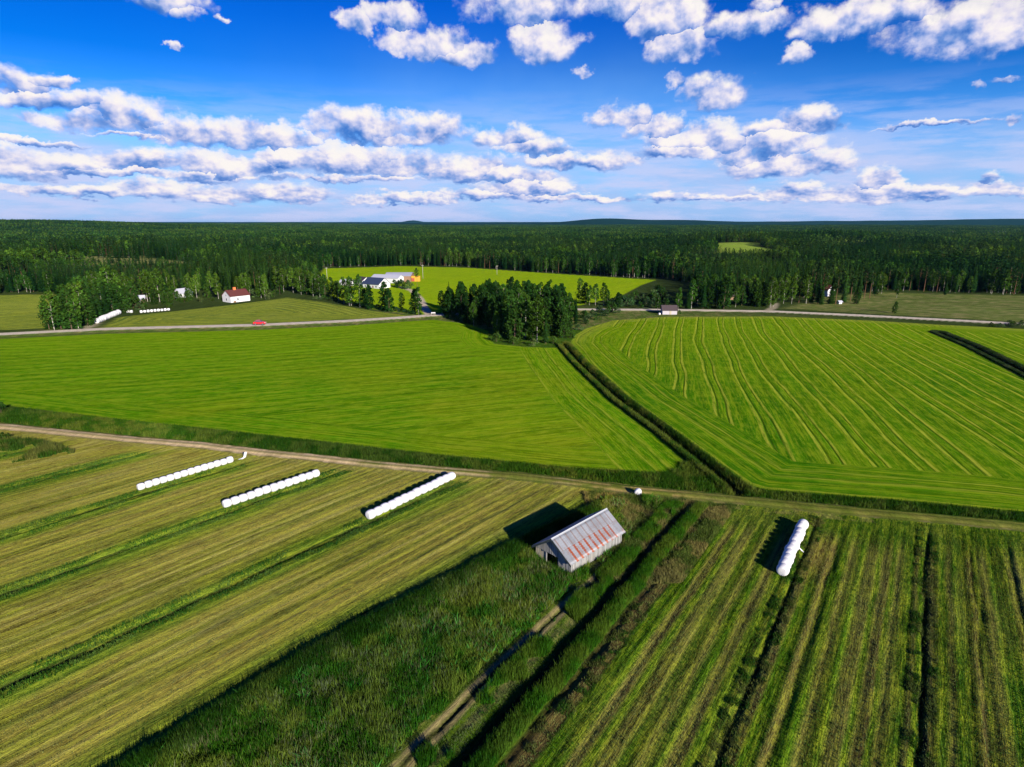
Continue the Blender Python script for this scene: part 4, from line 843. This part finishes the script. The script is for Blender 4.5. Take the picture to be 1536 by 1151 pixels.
def tin_mat():
    m, t = new_mat('rusty_tin'); x, y, z = t.sep(t.obj())       # x along the ridge, y down the slope
    P = t.obj(); n = t.noise(P, 1.2, 5, .65); nf = t.noise(P, 7, 4, .7)
    base = t.mix(n, (.29, .31, .355), (.155, .17, .205)); base = t.mix(t.mr(nf, .5, .8, 0, .45), base, (.32, .31, .33))
    # sheets 0.86 wide, a tone of their own
    wn = t.n.new('ShaderNodeTexWhiteNoise'); wn.noise_dimensions = '2D'; t.put(wn.inputs['Vector'], t.comb(t.m('FLOOR', t.m('DIVIDE', x, 1.08)), t.m('GREATER_THAN', y, 2.1)))
    k = t.mr(wn.outputs[0], 0, 1, .84, 1.1); base = t.vm('MULTIPLY', base, t.comb(k, k, k))
    fr = t.m('FRACT', t.m('DIVIDE', x, 1.08)); q = t.m('ABSOLUTE', t.m('SUBTRACT', fr, .35)); q2 = t.m('ABSOLUTE', t.m('SUBTRACT', fr, .80))
    dots = t.m('ABSOLUTE', t.m('SUBTRACT', t.m('FRACT', t.m('DIVIDE', y, .33)), .5))
    # grey nail lines on the upper sheets
    up = t.m('MULTIPLY', t.mr(y, 2.2, 2.05), t.m('MULTIPLY', t.mr(q, .15, .07), t.mr(nf, .30, .5)))
    base = t.mix(t.m('MULTIPLY', up, .85), base, (.17, .12, .11))
    lowm = t.m('MULTIPLY', t.mr(y, 2.0, 2.15), t.m('MULTIPLY', t.mr(x, 1.0, 1.2), t.mr(x, 10.3, 10.1)))
    jag = t.m('ADD', q, t.m('MULTIPLY', t.m('SUBTRACT', nf, .5), .35))
    rust = t.m('MULTIPLY', lowm, t.m('MULTIPLY', t.mr(t.m('ADD', jag, t.m('MULTIPLY', dots, .22)), .27, .20), t.mr(t.noise(t.comb(t.m('MULTIPLY', x, 1.2), t.m('MULTIPLY', y, .6)), 1, 2), .25, .4)))
    base = t.mix(t.m('MULTIPLY', rust, t.mr(nf, .3, .5, .7, 1.0)), base, (.24, .045, .010))
    f2 = t.m('MULTIPLY', t.m('MULTIPLY', t.mr(y, 1.0, 2.2), t.mr(q2, .06, .02)), t.mr(nf, .50, .66)); base = t.mix(t.m('MULTIPLY', f2, .9), base, (.22, .07, .03))
    rs = t.m('MULTIPLY', t.mr(n, .50, .66), t.mr(y, .8, 2.4)); base = t.mix(t.m('MULTIPLY', rs, .40), base, (.24, .09, .045))
    sp = t.m('MULTIPLY', t.mr(dots, .12, .05), t.mr(t.m('ABSOLUTE', t.m('SUBTRACT', t.m('FRACT', t.m('DIVIDE', x, .29)), .5)), .16, .08)); base = t.mix(t.m('MULTIPLY', sp, .55), base, (.16, .13, .14))
    seam = t.mr(t.m('ABSOLUTE', t.m('SUBTRACT', y, 2.1)), .03, .01); base = t.mix(t.m('MULTIPLY', seam, .6), base, (.12, .1, .1))
    cor = t.m('SINE', t.m('MULTIPLY', x, 6.283/.145))
    finish(t, base, .55, cor, .5, .02, .35, .25); return m
TIN = tin_mat()
DIM = simple('dark_trim', (.035, .05, .055), (.02, .03, .035))
EARTH = simple('barn_earth', (.05, .04, .03))
BL_, BW, EH, RH = 11.2, 6.12, 2.05, 4.22
b = thing('barn', (BARN_O[0], BARN_O[1], gz_(*BARN_O)*0-.05), BA, 'grey weathered board barn with rusty tin roof standing in tall meadow grass', 'barn')
def boards(x0, x1, top, y, axis, out, z0=0.0, wdt=.17):
    mb = MB(); t = x0
    while t < x1-.02:
        e = min(t+wdt, x1); tj = random.uniform(-.006, .012); z1 = min(top(t), top(e)); bj = random.uniform(-.05, .03)
        lo = (t+.006, z0+bj); poly = [(t+.006, z0+bj), (e-.006, z0+bj), (e-.006, top(e)), (t+.006, top(t))]
        if max(top(t), top(e)) > z0+.05:
            a0, a1 = (y+tj, y+tj+.028*out); mb.prism(poly, min(a0, a1), max(a0, a1), 'y' if axis == 'x' else 'x')
        t = e
    return mb
sl_ = (RH-EH)/(BW/2)
gab = lambda y: EH+sl_*(BW/2-abs(y-BW/2))-.06
boards(0, BL_, lambda x: EH-.02, 0, 'x', -1).build('side_wall', WOOD, b)
boards(0, BL_, lambda x: EH-.02, BW, 'x', 1).build('side_wall', WOOD, b)
boards(0.03, BW-.03, gab, BL_, 'y', 1).build('gable_wall', WOOD, b)
gw = boards(0.03, BW-.03, gab, -.06, 'y', -1, z0=1.72); gw.build('upper_gable', WOOD, b)
boards(.03, 2.1, lambda y: 1.75, 0, 'y', -1).build('gable_wall', WOOD, b)
mb = boards(4.35, 5.25, lambda y: 1.75, 0.15, 'y', -1); mb.build('door_leaf', WOODP, b)
boards(5.28, BW-.03, lambda y: 1.75, 0, 'y', -1).build('gable_wall', WOODP, b)
mb = MB(); mb.box(-.02, .10, .0, BW, 1.66, 1.80); mb.box(0.0, .12, 2.1, 2.22, 0, 1.66); mb.box(0.0, .12, 4.2, 4.32, 0, 1.66)
for px in (.03, BL_-.15):
    for py in (.04, BW-.16): mb.box(px+.0, px+.12, py, py+.12, 0, EH-.05)
for i in range(1, 5):
    xx = i*BL_/5; mb.box(xx, xx+.1, .04, .14, 0, EH-.05); mb.box(xx, xx+.1, BW-.14, BW-.04, 0, EH-.05); mb.box(xx, xx+.1, .14, BW-.14, EH-.15, EH-.05)
mb.build('timber_frame', WOOD, b)
mb = MB(); mb.box(.1, BL_-.1, .1, BW-.1, -.1, .02); mb.build('earth_floor', EARTH, b)
# roof slopes with real corrugation
ov, eo = .45, .38; ang_ = math.atan(sl_); slen = (BW/2+eo)/math.cos(ang_)
for side in (0, 1):
    V, F = [], []; xsR = np.arange(0, BL_+2*ov+.001, .145/4); nyR = 9
    for j in range(nyR):
        yy = slen*j/(nyR-1)
        for x in xsR:
            zc = .018*math.sin(x*6.283/.145)+(.018 if yy < slen*.52 else 0)-.015*math.sin(yy/slen*3.14*1.0)*(1 if math.sin(x*.8) > 0 else .4)
            V.append((x, yy, zc))
    n = len(xsR)
    for j in range(nyR-1):
        for i in range(n-1): F.append((j*n+i, j*n+i+1, (j+1)*n+i+1, (j+1)*n+i))
    me = bpy.data.meshes.new('roof_slope'); me.from_pydata(V, [], F); me.materials.append(TIN); me.polygons.foreach_set('use_smooth', [True]*len(F)); me.update()
    o = obj('roof_slope', me, b); sd = o.modifiers.new('t', 'SOLIDIFY'); sd.thickness = .025; sd.offset = 0
    if side == 0: o.matrix_local = Matrix.Translation((-ov, BW/2, RH)) @ Matrix(((1, 0, 0, 0), (0, -math.cos(ang_), math.sin(ang_)*-1, 0), (0, -math.sin(ang_), math.cos(ang_), 0), (0, 0, 0, 1)))
    else: o.matrix_local = Matrix.Translation((-ov, BW/2, RH)) @ Matrix(((1, 0, 0, 0), (0, math.cos(ang_), math.sin(ang_), 0), (0, -math.sin(ang_), math.cos(ang_), 0), (0, 0, 0, 1)))
mb = MB(); mb.prism([(BW/2-.20, RH-.11), (BW/2, RH+.07), (BW/2+.20, RH-.11), (BW/2+.19, RH-.14), (BW/2, RH+.03), (BW/2-.19, RH-.14)], -ov-.02, BL_+ov+.02, 'x'); mb.build('ridge_cap', simple('zinc', (.38, .40, .44), (.32, .34, .38), rough=.5), b)
for xx in (-ov-.015, BL_+ov-.02):
    mb = MB(); c_, s_ = math.cos(ang_), math.sin(ang_)
    for sg in (-1, 1):
        yt = BW/2; ye = BW/2+sg*(BW/2+eo); ze = RH-(BW/2+eo)*sl_
        mb.prism([(yt, RH-.03), (ye, ze-.03), (ye, ze-.30), (yt, RH-.36)], xx, xx+.035, 'x')
    mb.build('bargeboard', DIM, b)
# ------------------------------------------------------------------ bales
def wrap_mat():
    m, t = new_mat('bale_wrap'); P = t.obj(); x, y, z = t.sep(P); n = t.noise(t.vm('MULTIPLY', P, (9, 2, 2)), 1.2, 4, .7); n2 = t.noise(P, 2.5, 3, .6)
    c = t.mix(t.mr(n2, .55, .8, 0, .35), (.58, .575, .61), (.36, .36, .40)); finish(t, c, .42, n, .55, .05, .4); return m
WRAP = wrap_mat()
def bale_mesh(seed, ln=1.2, r=.66):
    rs = np.random.default_rng(seed); na, V, F = 26, [], []
    prof = [(-.49, .0), (-.50, .45), (-.485, .70), (-.44, .84), (-.34, .95), (-.18, 1.01), (0, 1.03), (.18, 1.01), (.34, .95), (.44, .84), (.485, .70), (.50, .45), (.49, 0)]
    for i, (px, pr) in enumerate(prof):
        for j in range(na):
            a = 6.2832*j/na; rr = r*pr*(1+.012*math.sin(3*a+seed)+rs.normal(0, .006)); zz = rr*math.sin(a)
            zz = max(zz, -r*.93); V.append((px*ln*(1+.03*math.sin(2*a+seed)*pr*(abs(px) > .45)), rr*math.cos(a), zz+r*.93))
    for i in range(len(prof)-1):
        for j in range(na): F.append((i*na+j, i*na+(j+1) % na, (i+1)*na+(j+1) % na, (i+1)*na+j))
    me = bpy.data.meshes.new('bale'); me.from_pydata(V, [], F); me.materials.append(WRAP); me.validate(); me.polygons.foreach_set('use_smooth', [True]*len(me.polygons)); me.update(); return me
BM = [bale_mesh(i) for i in range(5)]
def bale(x, y, rz, label, group, sc=1.0, z=None):
    o = obj('hay_bale', random.choice(BM)); o.location = (x, y, (gz_(x, y) if z is None else z)-.03); o.rotation_euler = (random.uniform(-.05, .05), 0, rz+random.choice((0, math.pi))+random.uniform(-.035, .035)); o.scale = (sc, sc*random.uniform(.95, 1.05), sc*random.uniform(.94, 1.04))
    return tag(o, label, 'hay bale', group)
def bale_row(p0, p1, n, what, grp, ends=None, sc=1.0, unit=None):
    a = Vector(at(*p0)); c = Vector(at(*p1)); d = c-a; rz = math.atan2(d.y, d.x); st = d.length/(n-1); s = sc*st/1.2*.94
    out = []
    for i in range(n):
        p = a+d*(i/(n-1)); nrm = Vector((-d.y, d.x)).normalized()*random.uniform(-.06, .06)
        lb = 'white bale inside '+what
        if i == 0: lb = (ends[0])
        if i == n-1: lb = (ends[1])
        out.append(bale(p.x+nrm.x, p.y+nrm.y, rz, lb, grp, s))
    return out
bale_row((212,734), (345,694), 14, 'the leftmost long bale row just below the dirt track', 'bales of the leftmost long row', ('white wrapped bale at the near left end of the leftmost long row', 'white wrapped bale at the far end of the leftmost long row, by the upright scraps'))
bale_row((341,760), (474,715), 13, 'the middle of the three long bale rows on the mown field', 'bales of the middle long row', ('white wrapped bale at the near left end of the middle long row', 'white wrapped bale at the far right end of the middle long row'))
bale_row((557,777), (677,719), 14, 'the third long bale row, the one nearest the barn on its left', 'bales of the row left of the barn', ('white wrapped bale at the near end of the long row left of the barn', 'white wrapped bale at the far end of the long row left of the barn'))
rw = bale_row((1173,860), (1203,792), 11, 'the steep bale row standing alone right of the barn', 'bales of the row right of the barn', ('white wrapped bale at the near end of the row right of the barn', 'white wrapped bale at the far end of the row right of the barn'))
mb = MB(); mb.add([(0, -.6, .5), (.25, -.62, .5), (.3, -1.0, .22), (.12, -1.25, .05), (.05, -.95, .2)], [(0, 1, 2, 4), (4, 2, 3)]); mb.build('loose_wrap', WRAP, rw[5])
x, y = at(957, 743); bale(x, y, 1.2, 'single small white wrapped bale at the edge of the dirt track behind the barn', None, .85)
mb = MB(); x, y = at(363, 688)
pts_ = [(-.55, -.3, 0), (-.1, -.2, .12), (.25, -.05, .35), (.42, .05, 1.25), (.62, .1, 1.35), (.72, .1, 1.1), (.55, 0, .3), (.1, -.35, 0)]
mb.add(pts_+[(a, b_+.18, c) for a, b_, c in pts_], [(0, 1, 2, 6, 7), (2, 3, 4, 5, 6), (8, 15, 14, 10, 9), (10, 14, 13, 12, 11)]+[(i, (i+1) % 8, 8+(i+1) % 8, 8+i) for i in range(8)])
o = mb.build('plastic_scrap', WRAP); o.location = (x, y, gz_(x, y)); o.scale = (1.3, 1.3, 1.0); tag(o, 'torn upright scrap of white wrap beside the dirt track', 'plastic scrap')
bale_row((146,485), (178,472), 12, 'the angled bale row beside the dark clump at the far left', 'bales of the angled far left row', ('white wrapped bale at the near end of the angled row by the clump', 'white wrapped bale at the far end of the angled row by the clump'))
bale_row((212,469.5), (253,466), 9, 'the short far row under the garden trees', 'bales of the short far row', ('white wrapped bale at the left end of the short far row under the garden trees', 'white wrapped bale at the right end of the short far row under the garden trees'), sc=.85)
for px in (193, 197):
    x, y = at(px, 469.5); bale(x, y, .1, 'white wrapped bale of the far pair between the angled row and the short row', 'pair of far bales', 1.15)

# ------------------------------------------------------------------ buildings
WHITE = simple('white_paint', (.58, .58, .62), (.48, .48, .52), 1.5, .6, .1); GLASS = simple('window_glass', (.05, .07, .09), (.03, .04, .05), rough=.15, spec=.6)
def roofm(name, c1, c2, rough=.7, metal=0):
    m, t = new_mat(name); P = t.obj(); x, y, z = t.sep(P); n = t.noise(P, 1.1, 4, .6); r_ = t.m('SINE', t.m('MULTIPLY', x, 14)); finish(t, t.mix(n, c1, c2), rough, r_, .4, .04, .3, metal); return m
RED = roofm('red_brown_roof', (.12, .028, .022), (.06, .022, .022)); BLUE = roofm('dark_blue_roof', (.03, .045, .10), (.02, .03, .07)); GREYR = roofm('pale_roof', (.40, .41, .49), (.32, .33, .41)); DBR = roofm('dark_brown_roof', (.07, .05, .055), (.04, .03, .035))
BRICK = simple('brick_red', (.50, .16, .05), (.42, .13, .05)); BROWNW = simple('brown_boards', (.22, .13, .085), (.17, .10, .07)); YEL = simple('yellow_cladding', (.50, .25, .02), (.42, .20, .02)); GREYW = simple('grey_boards', (.42, .39, .44), (.30, .28, .32), 6); REDW = simple('red_boards', (.30, .06, .035), (.22, .05, .03))
def house(name, px, py, rz, L, W, EH_, RH_, wall, roof, label, cat_='house', doors=(), wins=(), chim=None, over=.4, z=None, base=0, extra=None):
    x, y = at(px, py); o = thing(name, (x, y, (gz_(x, y) if z is None else z)-.05), rz, label, cat_)
    mb = MB(); mb.prism([(-W/2, -base), (W/2, -base), (W/2, EH_), (0, RH_-.12), (-W/2, EH_)], -L/2, L/2, 'x'); mb.build('wall', wall, o)
    s = (RH_-EH_)/(W/2); mb = MB(); ye = W/2+over; ze = EH_-over*s
    mb.prism([(0, RH_+.12), (ye, ze+.12), (ye, ze), (0, RH_), (-ye, ze), (-ye, ze+.12)], -L/2-over, L/2+over, 'x'); rf = mb.build('roof', roof, o)
    if chim: mb = MB(); cx, cy, h_, w_ = chim; mb.box(cx-w_/2, cx+w_/2, cy-.4, cy+.4, RH_-.6, RH_+h_); mb.box(cx-w_/2-.06, cx+w_/2+.06, cy-.46, cy+.46, RH_+h_, RH_+h_+.12); mb.build('chimney', BRICK, rf)
    def fit(nm, face, c, w_, z0, z1, mat):
        mb = MB()
        if face in 'fb':
            yy = -W/2 if face == 'f' else W/2; sg = -1 if face == 'f' else 1; mb.box(c-w_/2, c+w_/2, min(yy, yy+sg*.06), max(yy, yy+sg*.06), z0, z1)
        else:
            xx = L/2 if face == 'r' else -L/2; sg = 1 if face == 'r' else -1; mb.box(min(xx, xx+sg*.06), max(xx, xx+sg*.06), c-w_/2, c+w_/2, z0, z1)
        return mb.build(nm, mat, o)
    for f_, c, w_, h_, mat in doors: fit('door', f_, c, w_, -base, h_-base, mat)
    for f_, c, w_, z0, z1 in wins:
        q = fit('window', f_, c, w_, z0, z1, WHITE); mb = MB(); e = .1
        if f_ in 'fb': yy = (-W/2-.06) if f_ == 'f' else W/2+.06; mb.box(c-w_/2+e, c+w_/2-e, min(yy, yy+(.02 if f_ == 'b' else -.02)), max(yy, yy+(.02 if f_ == 'b' else -.02)), z0+e, z1-e)
        else: xx = L/2+.06 if f_ == 'r' else -L/2-.06; mb.box(min(xx, xx+(.02 if f_ == 'r' else -.02)), max(xx, xx+(.02 if f_ == 'r' else -.02)), c-w_/2+e, c+w_/2-e, z0+e, z1-e)
        mb.build('pane', GLASS, q)
    return o
house('house', 355, 452, R(56), 11.8, 8.2, 3.6, 6.6, WHITE, RED, 'white two storey house with red brown roof and orange chimney at the forest edge', doors=[('f', -3.6, 1.6, 2.0, BROWNW)], wins=[('f', -1.6, 1.0, .9, 2.3), ('l', 0, 1.1, .9, 2.3), ('l', 0, .8, 3.4, 4.4)], chim=(-.6, 0, 1.3, 1.5), base=1.2)
house('farmhouse', 565, 432, R(-32), 15, 11, 3.2, 7.0, WHITE, BLUE, 'white farmhouse with steep dark blue roof in the middle of the farm', doors=[('f', 2, 1.2, 2.1, BROWNW)], wins=[('f', -5, 1.3, .9, 2.3), ('f', -2, 1.3, .9, 2.3), ('f', 5, 1.3, .9, 2.3), ('r', -2, 1.3, .9, 2.3), ('r', 2, 1.3, .9, 2.3)], z=0)
house('farm_hall', 582, 424.5, R(-18), 22, 10, 3.6, 5.6, WHITE, GREYR, 'long white hall with pale grey roof right behind the dark roofed farmhouse', 'farm building', doors=[('r', 0, 3.0, 3.0, GREYW)])
bb = house('cattle_barn', 600, 422, R(3), 19, 25, 4.6, 6.2, BROWNW, GREYR, 'big brown cattle barn with wide pale roof at the right end of the farm', 'farm building', doors=[('f', 1, 4.0, 3.4, REDW)], wins=[('f', -6, 2.2, 1.6, 2.8)])
x, y = at(619.5, 422.5); o = thing('shed', (x, y, gz_(x, y)-.05), R(5), 'bright yellow shed against the right end of the brown cattle barn', 'shed')
mb = MB(); mb.prism([(-3, 0), (3, 0), (3, 3.6), (-3, 4.2)], -5.5, 5.5, 'x'); mb.build('wall', YEL, o); mb = MB(); mb.prism([(-3.3, 4.27), (3.3, 3.62), (3.3, 3.5), (-3.3, 4.15)], -5.8, 5.8, 'x'); mb.build('roof', YEL, o); mb = MB(); mb.box(-1, 1.4, -3.06, -3.0, 0, 2.6); mb.build('door', REDW, o)
house('shed', 521, 430, R(-22), 8.5, 6.5, 2.6, 4.4, WHITE, GREYR, 'small white shed with pale blue grey roof, leftmost of the farm buildings', 'shed', doors=[('f', 1.5, 1.2, 2.0, GREYW)])
house('outbuilding', 545, 428, R(-50), 11, 7, 2.8, 5.4, WHITE, DBR, 'white outbuilding with dark brown roof between the small shed and the farmhouse', 'farm building', doors=[('f', 1.5, 1.2, 2.0, GREYW)])
house('shed', 1003, 471, R(-2), 7.0, 4.6, 2.3, 4.3, GREYW, DBR, 'grey board shed with dark roof on the verge of the gravel road', 'shed', doors=[('f', .3, .9, 1.8, WOODP)])
house('cottage', 212, 456.5, R(20), 4.2, 4, 2.4, 4.2, BROWNW, GREYR, 'tiny brown cottage half hidden under the garden trees above the far bale row', 'cottage', doors=[('f', 0, 1.0, 1.9, WHITE)])
house('cottage', 276, 449, R(68), 8, 5.5, 2.8, 5.2, WHITE, GREYR, 'white cottage gable peeping through trees left of the white house', 'cottage', wins=[('l', 0, 1, 1, 2.2)])
house('house', 1234, 443, R(-60), 10, 7, 3.8, 6.6, WHITE, RED, 'white house with red roof mostly hidden in the forest on the right', wins=[('f', -2, 1.2, 1, 2.3), ('f', 2, 1.2, 1, 2.3), ('l', 0, 1.2, 1, 2.3)])
house('playhouse', 1259, 456, R(15), 1.9, 1.6, 1.3, 1.8, WHITE, GREYR, 'little white box hut on the lawn at the right forest corner', 'hut', doors=[('f', 0, .7, 1.3, GREYW)])
house('cottage', 1096, 449, R(10), 7, 5, 2.4, 4.2, BROWNW, DBR, 'brown cottage among trees in the belt right of the roadside shed', 'cottage')
for px, py, L, lb in ((1494, 350.5, 60, 'long white factory hall far off in the forest near the right edge'), (1431, 350.5, 22, 'short white building far off in the forest, left of the long factory hall')):
    d = ray(px, 348); k = 2000/d.y; x, y = d.x*k, 2000.0; zz = CAM_H+d.z*k
    o = thing('factory_hall', (x, y, zz-15), 0, lb, 'building'); mb = MB(); mb.prism([(-8, 0), (8, 0), (8, 13), (0, 15), (-8, 13)], -L/2, L/2, 'x'); mb.build('wall', WHITE, o)
    mb = MB(); mb.prism([(0, 15.4), (8.6, 13.2), (8.6, 12.9), (0, 15.1), (-8.6, 12.9), (-8.6, 13.2)], -L/2-1, L/2+1, 'x'); mb.build('roof', GREYR, o)
    mb = MB(); mb.box(-L*.42, L*.42, -8.08, -8.0, 9.5, 11.2); mb.build('window', GLASS, o)

# ------------------------------------------------------------------ poles, car, mailbox
POLE = simple('pole_wood', (.40, .37, .33), (.28, .26, .23)); INS = simple('insulator', (.6, .6, .58))
for px, py, h, lb in ((634.5,419,11,'grey utility pole on the bright field right of the farm pine'),(745.5,412.5,8,'grey utility pole on the farm field near the middle of the forest edge'),(491,421,9,'grey utility pole at the left end of the farm field'),(979.5,415,8,'grey utility pole at the forest edge near the right end of the farm field'),(1480,437,8,'pale utility pole behind the rough clearing')):
    x, y = at(px, py); o = thing('utility_pole', (x, y, gz_(x, y)-.05), .3, lb, 'utility pole'); mb = MB(); mb.tube((0, 0, 0), (0, 0, h), .17, .11, 8); mb.build('pole', POLE, o, True)
    mb = MB(); mb.box(-1.0, 1.0, -.12, .0, h-.75, h-.6); mb.build('crossarm', POLE, o); mb = MB()
    for q in (-.85, 0.85): mb.tube((q, -.05, h-.6), (q, -.05, h-.4), .06, .04, 6)
    mb.build('insulator', INS, o)
PAINT, tq = new_mat('red_car_paint'); nq = tq.noise(tq.obj(), 3, 2, .5); finish(tq, tq.mix(nq, (.55, .02, .03), (.45, .015, .02)), .25, spec=.6)
RUB = simple('rubber', (.03, .03, .03)); RIM = simple('rim', (.5, .5, .52), rough=.3, metal=.8); LAMP = simple('lamp_glass', (.85, .85, .8), rough=.1)
x, y = at(390, 489.5); car = thing('car', (x, y, gz_(x, y)+.05), R(6), 'red car driving on the gravel road below the white house', 'car', None, (1.2, 1.15, 1.5))
side = [(-2.1, .35), (-2.1, .85), (-1.9, .98), (-1.55, 1.02), (1.2, .98), (1.95, .85), (2.1, .6), (2.1, .35)]
def shell(mb, prof, hw, inset):
    n = len(prof); vs = []
    for sg in (-1, 1):
        for k_, w_ in ((1.0, hw), ): vs += [(p[0], sg*(w_-inset*max(0, p[1]-.6)), p[1]) for p in prof]
    return mb.add(vs, [tuple(range(n))[::-1], tuple(range(n, 2*n))]+[(i, (i+1) % n, n+(i+1) % n, n+i) for i in range(n)])
cb = shell(MB(), side, .84, .12).build('body', PAINT, car); bv = cb.modifiers.new('b', 'BEVEL'); bv.width = .06; bv.segments = 2
cb = shell(MB(), [(-1.62, .96), (-1.25, 1.38), (-.9, 1.42), (.2, 1.42), (.98, .96)], .80, .22).build('window', GLASS, car)
shell(MB(), [(-1.28, 1.37), (-.92, 1.45), (.24, 1.45), (.36, 1.36), (-.5, 1.38)], .81, .22).build('roof', PAINT, car)
for wx in (-1.3, 1.3):
    for wy in (-.76, .76):
        mb = MB(); mb.tube((wx, wy-.1, .33), (wx, wy+.1, .33), .33, .33, 18); wh = mb.build('wheel', RUB, car); mb = MB(); mb.tube((wx, wy-.108, .33), (wx, wy+.108, .33), .19, .19, 12); mb.build('rim', RIM, wh)
for wy in (-.62, .62):
    mb = MB(); mb.box(2.08, 2.13, wy-.18, wy+.18, .6, .76); mb.build('headlight', LAMP, car); mb = MB(); mb.box(-2.13, -2.08, wy-.14, wy+.14, .68, .84); mb.build('taillight', BRICK, car)
x, y = at(650, 474.5); o = thing('mailbox_stand', (x, y, gz_(x, y)), R(12), 'small white mailbox stand beside the junction of the farm lane and road', 'mailbox'); mb = MB(); mb.box(-.9, -.8, -.05, .05, 0, .9); mb.box(.8, .9, -.05, .05, 0, .9); mb.box(-1.1, 1.1, -.2, .2, .86, .92); mb.build('rack', POLE, o)
for i in range(3): mb = MB(); c = -.7+i*.7; mb.prism([(-.2, .92), (.2, .92), (.2, 1.25), (.1, 1.38), (-.1, 1.38), (-.2, 1.25)], c-.3, c+.3, 'x'); mb.build('mailbox', WHITE, o)
x, y = at(989, 472.5); o = thing('hay_bale', (x, y, gz_(x, y)), 0, 'small white bundle lying at the left foot of the roadside shed', 'hay bale'); bpy.data.objects.remove(o)
o = bale(x, y, .4, 'small white wrapped bale lying at the left foot of the roadside shed', None, .8)

# ------------------------------------------------------------------ haze
mb = MB(); mb.box(-16000, 16000, -600, 15500, -6, 96); m, t = new_mat('air'); v = t.n.new('ShaderNodeVolumePrincipled'); v.inputs['Color'].default_value = (.22, .60, 1, 1); v.inputs['Density'].default_value = 1.5e-5; v.inputs['Anisotropy'].default_value = .2
o = t.n.new('ShaderNodeOutputMaterial'); t.l.new(v.outputs[0], o.inputs['Volume']); tag(mb.build('haze', m), 'thin blue summer haze over the far forest', 'haze', kind='stuff')
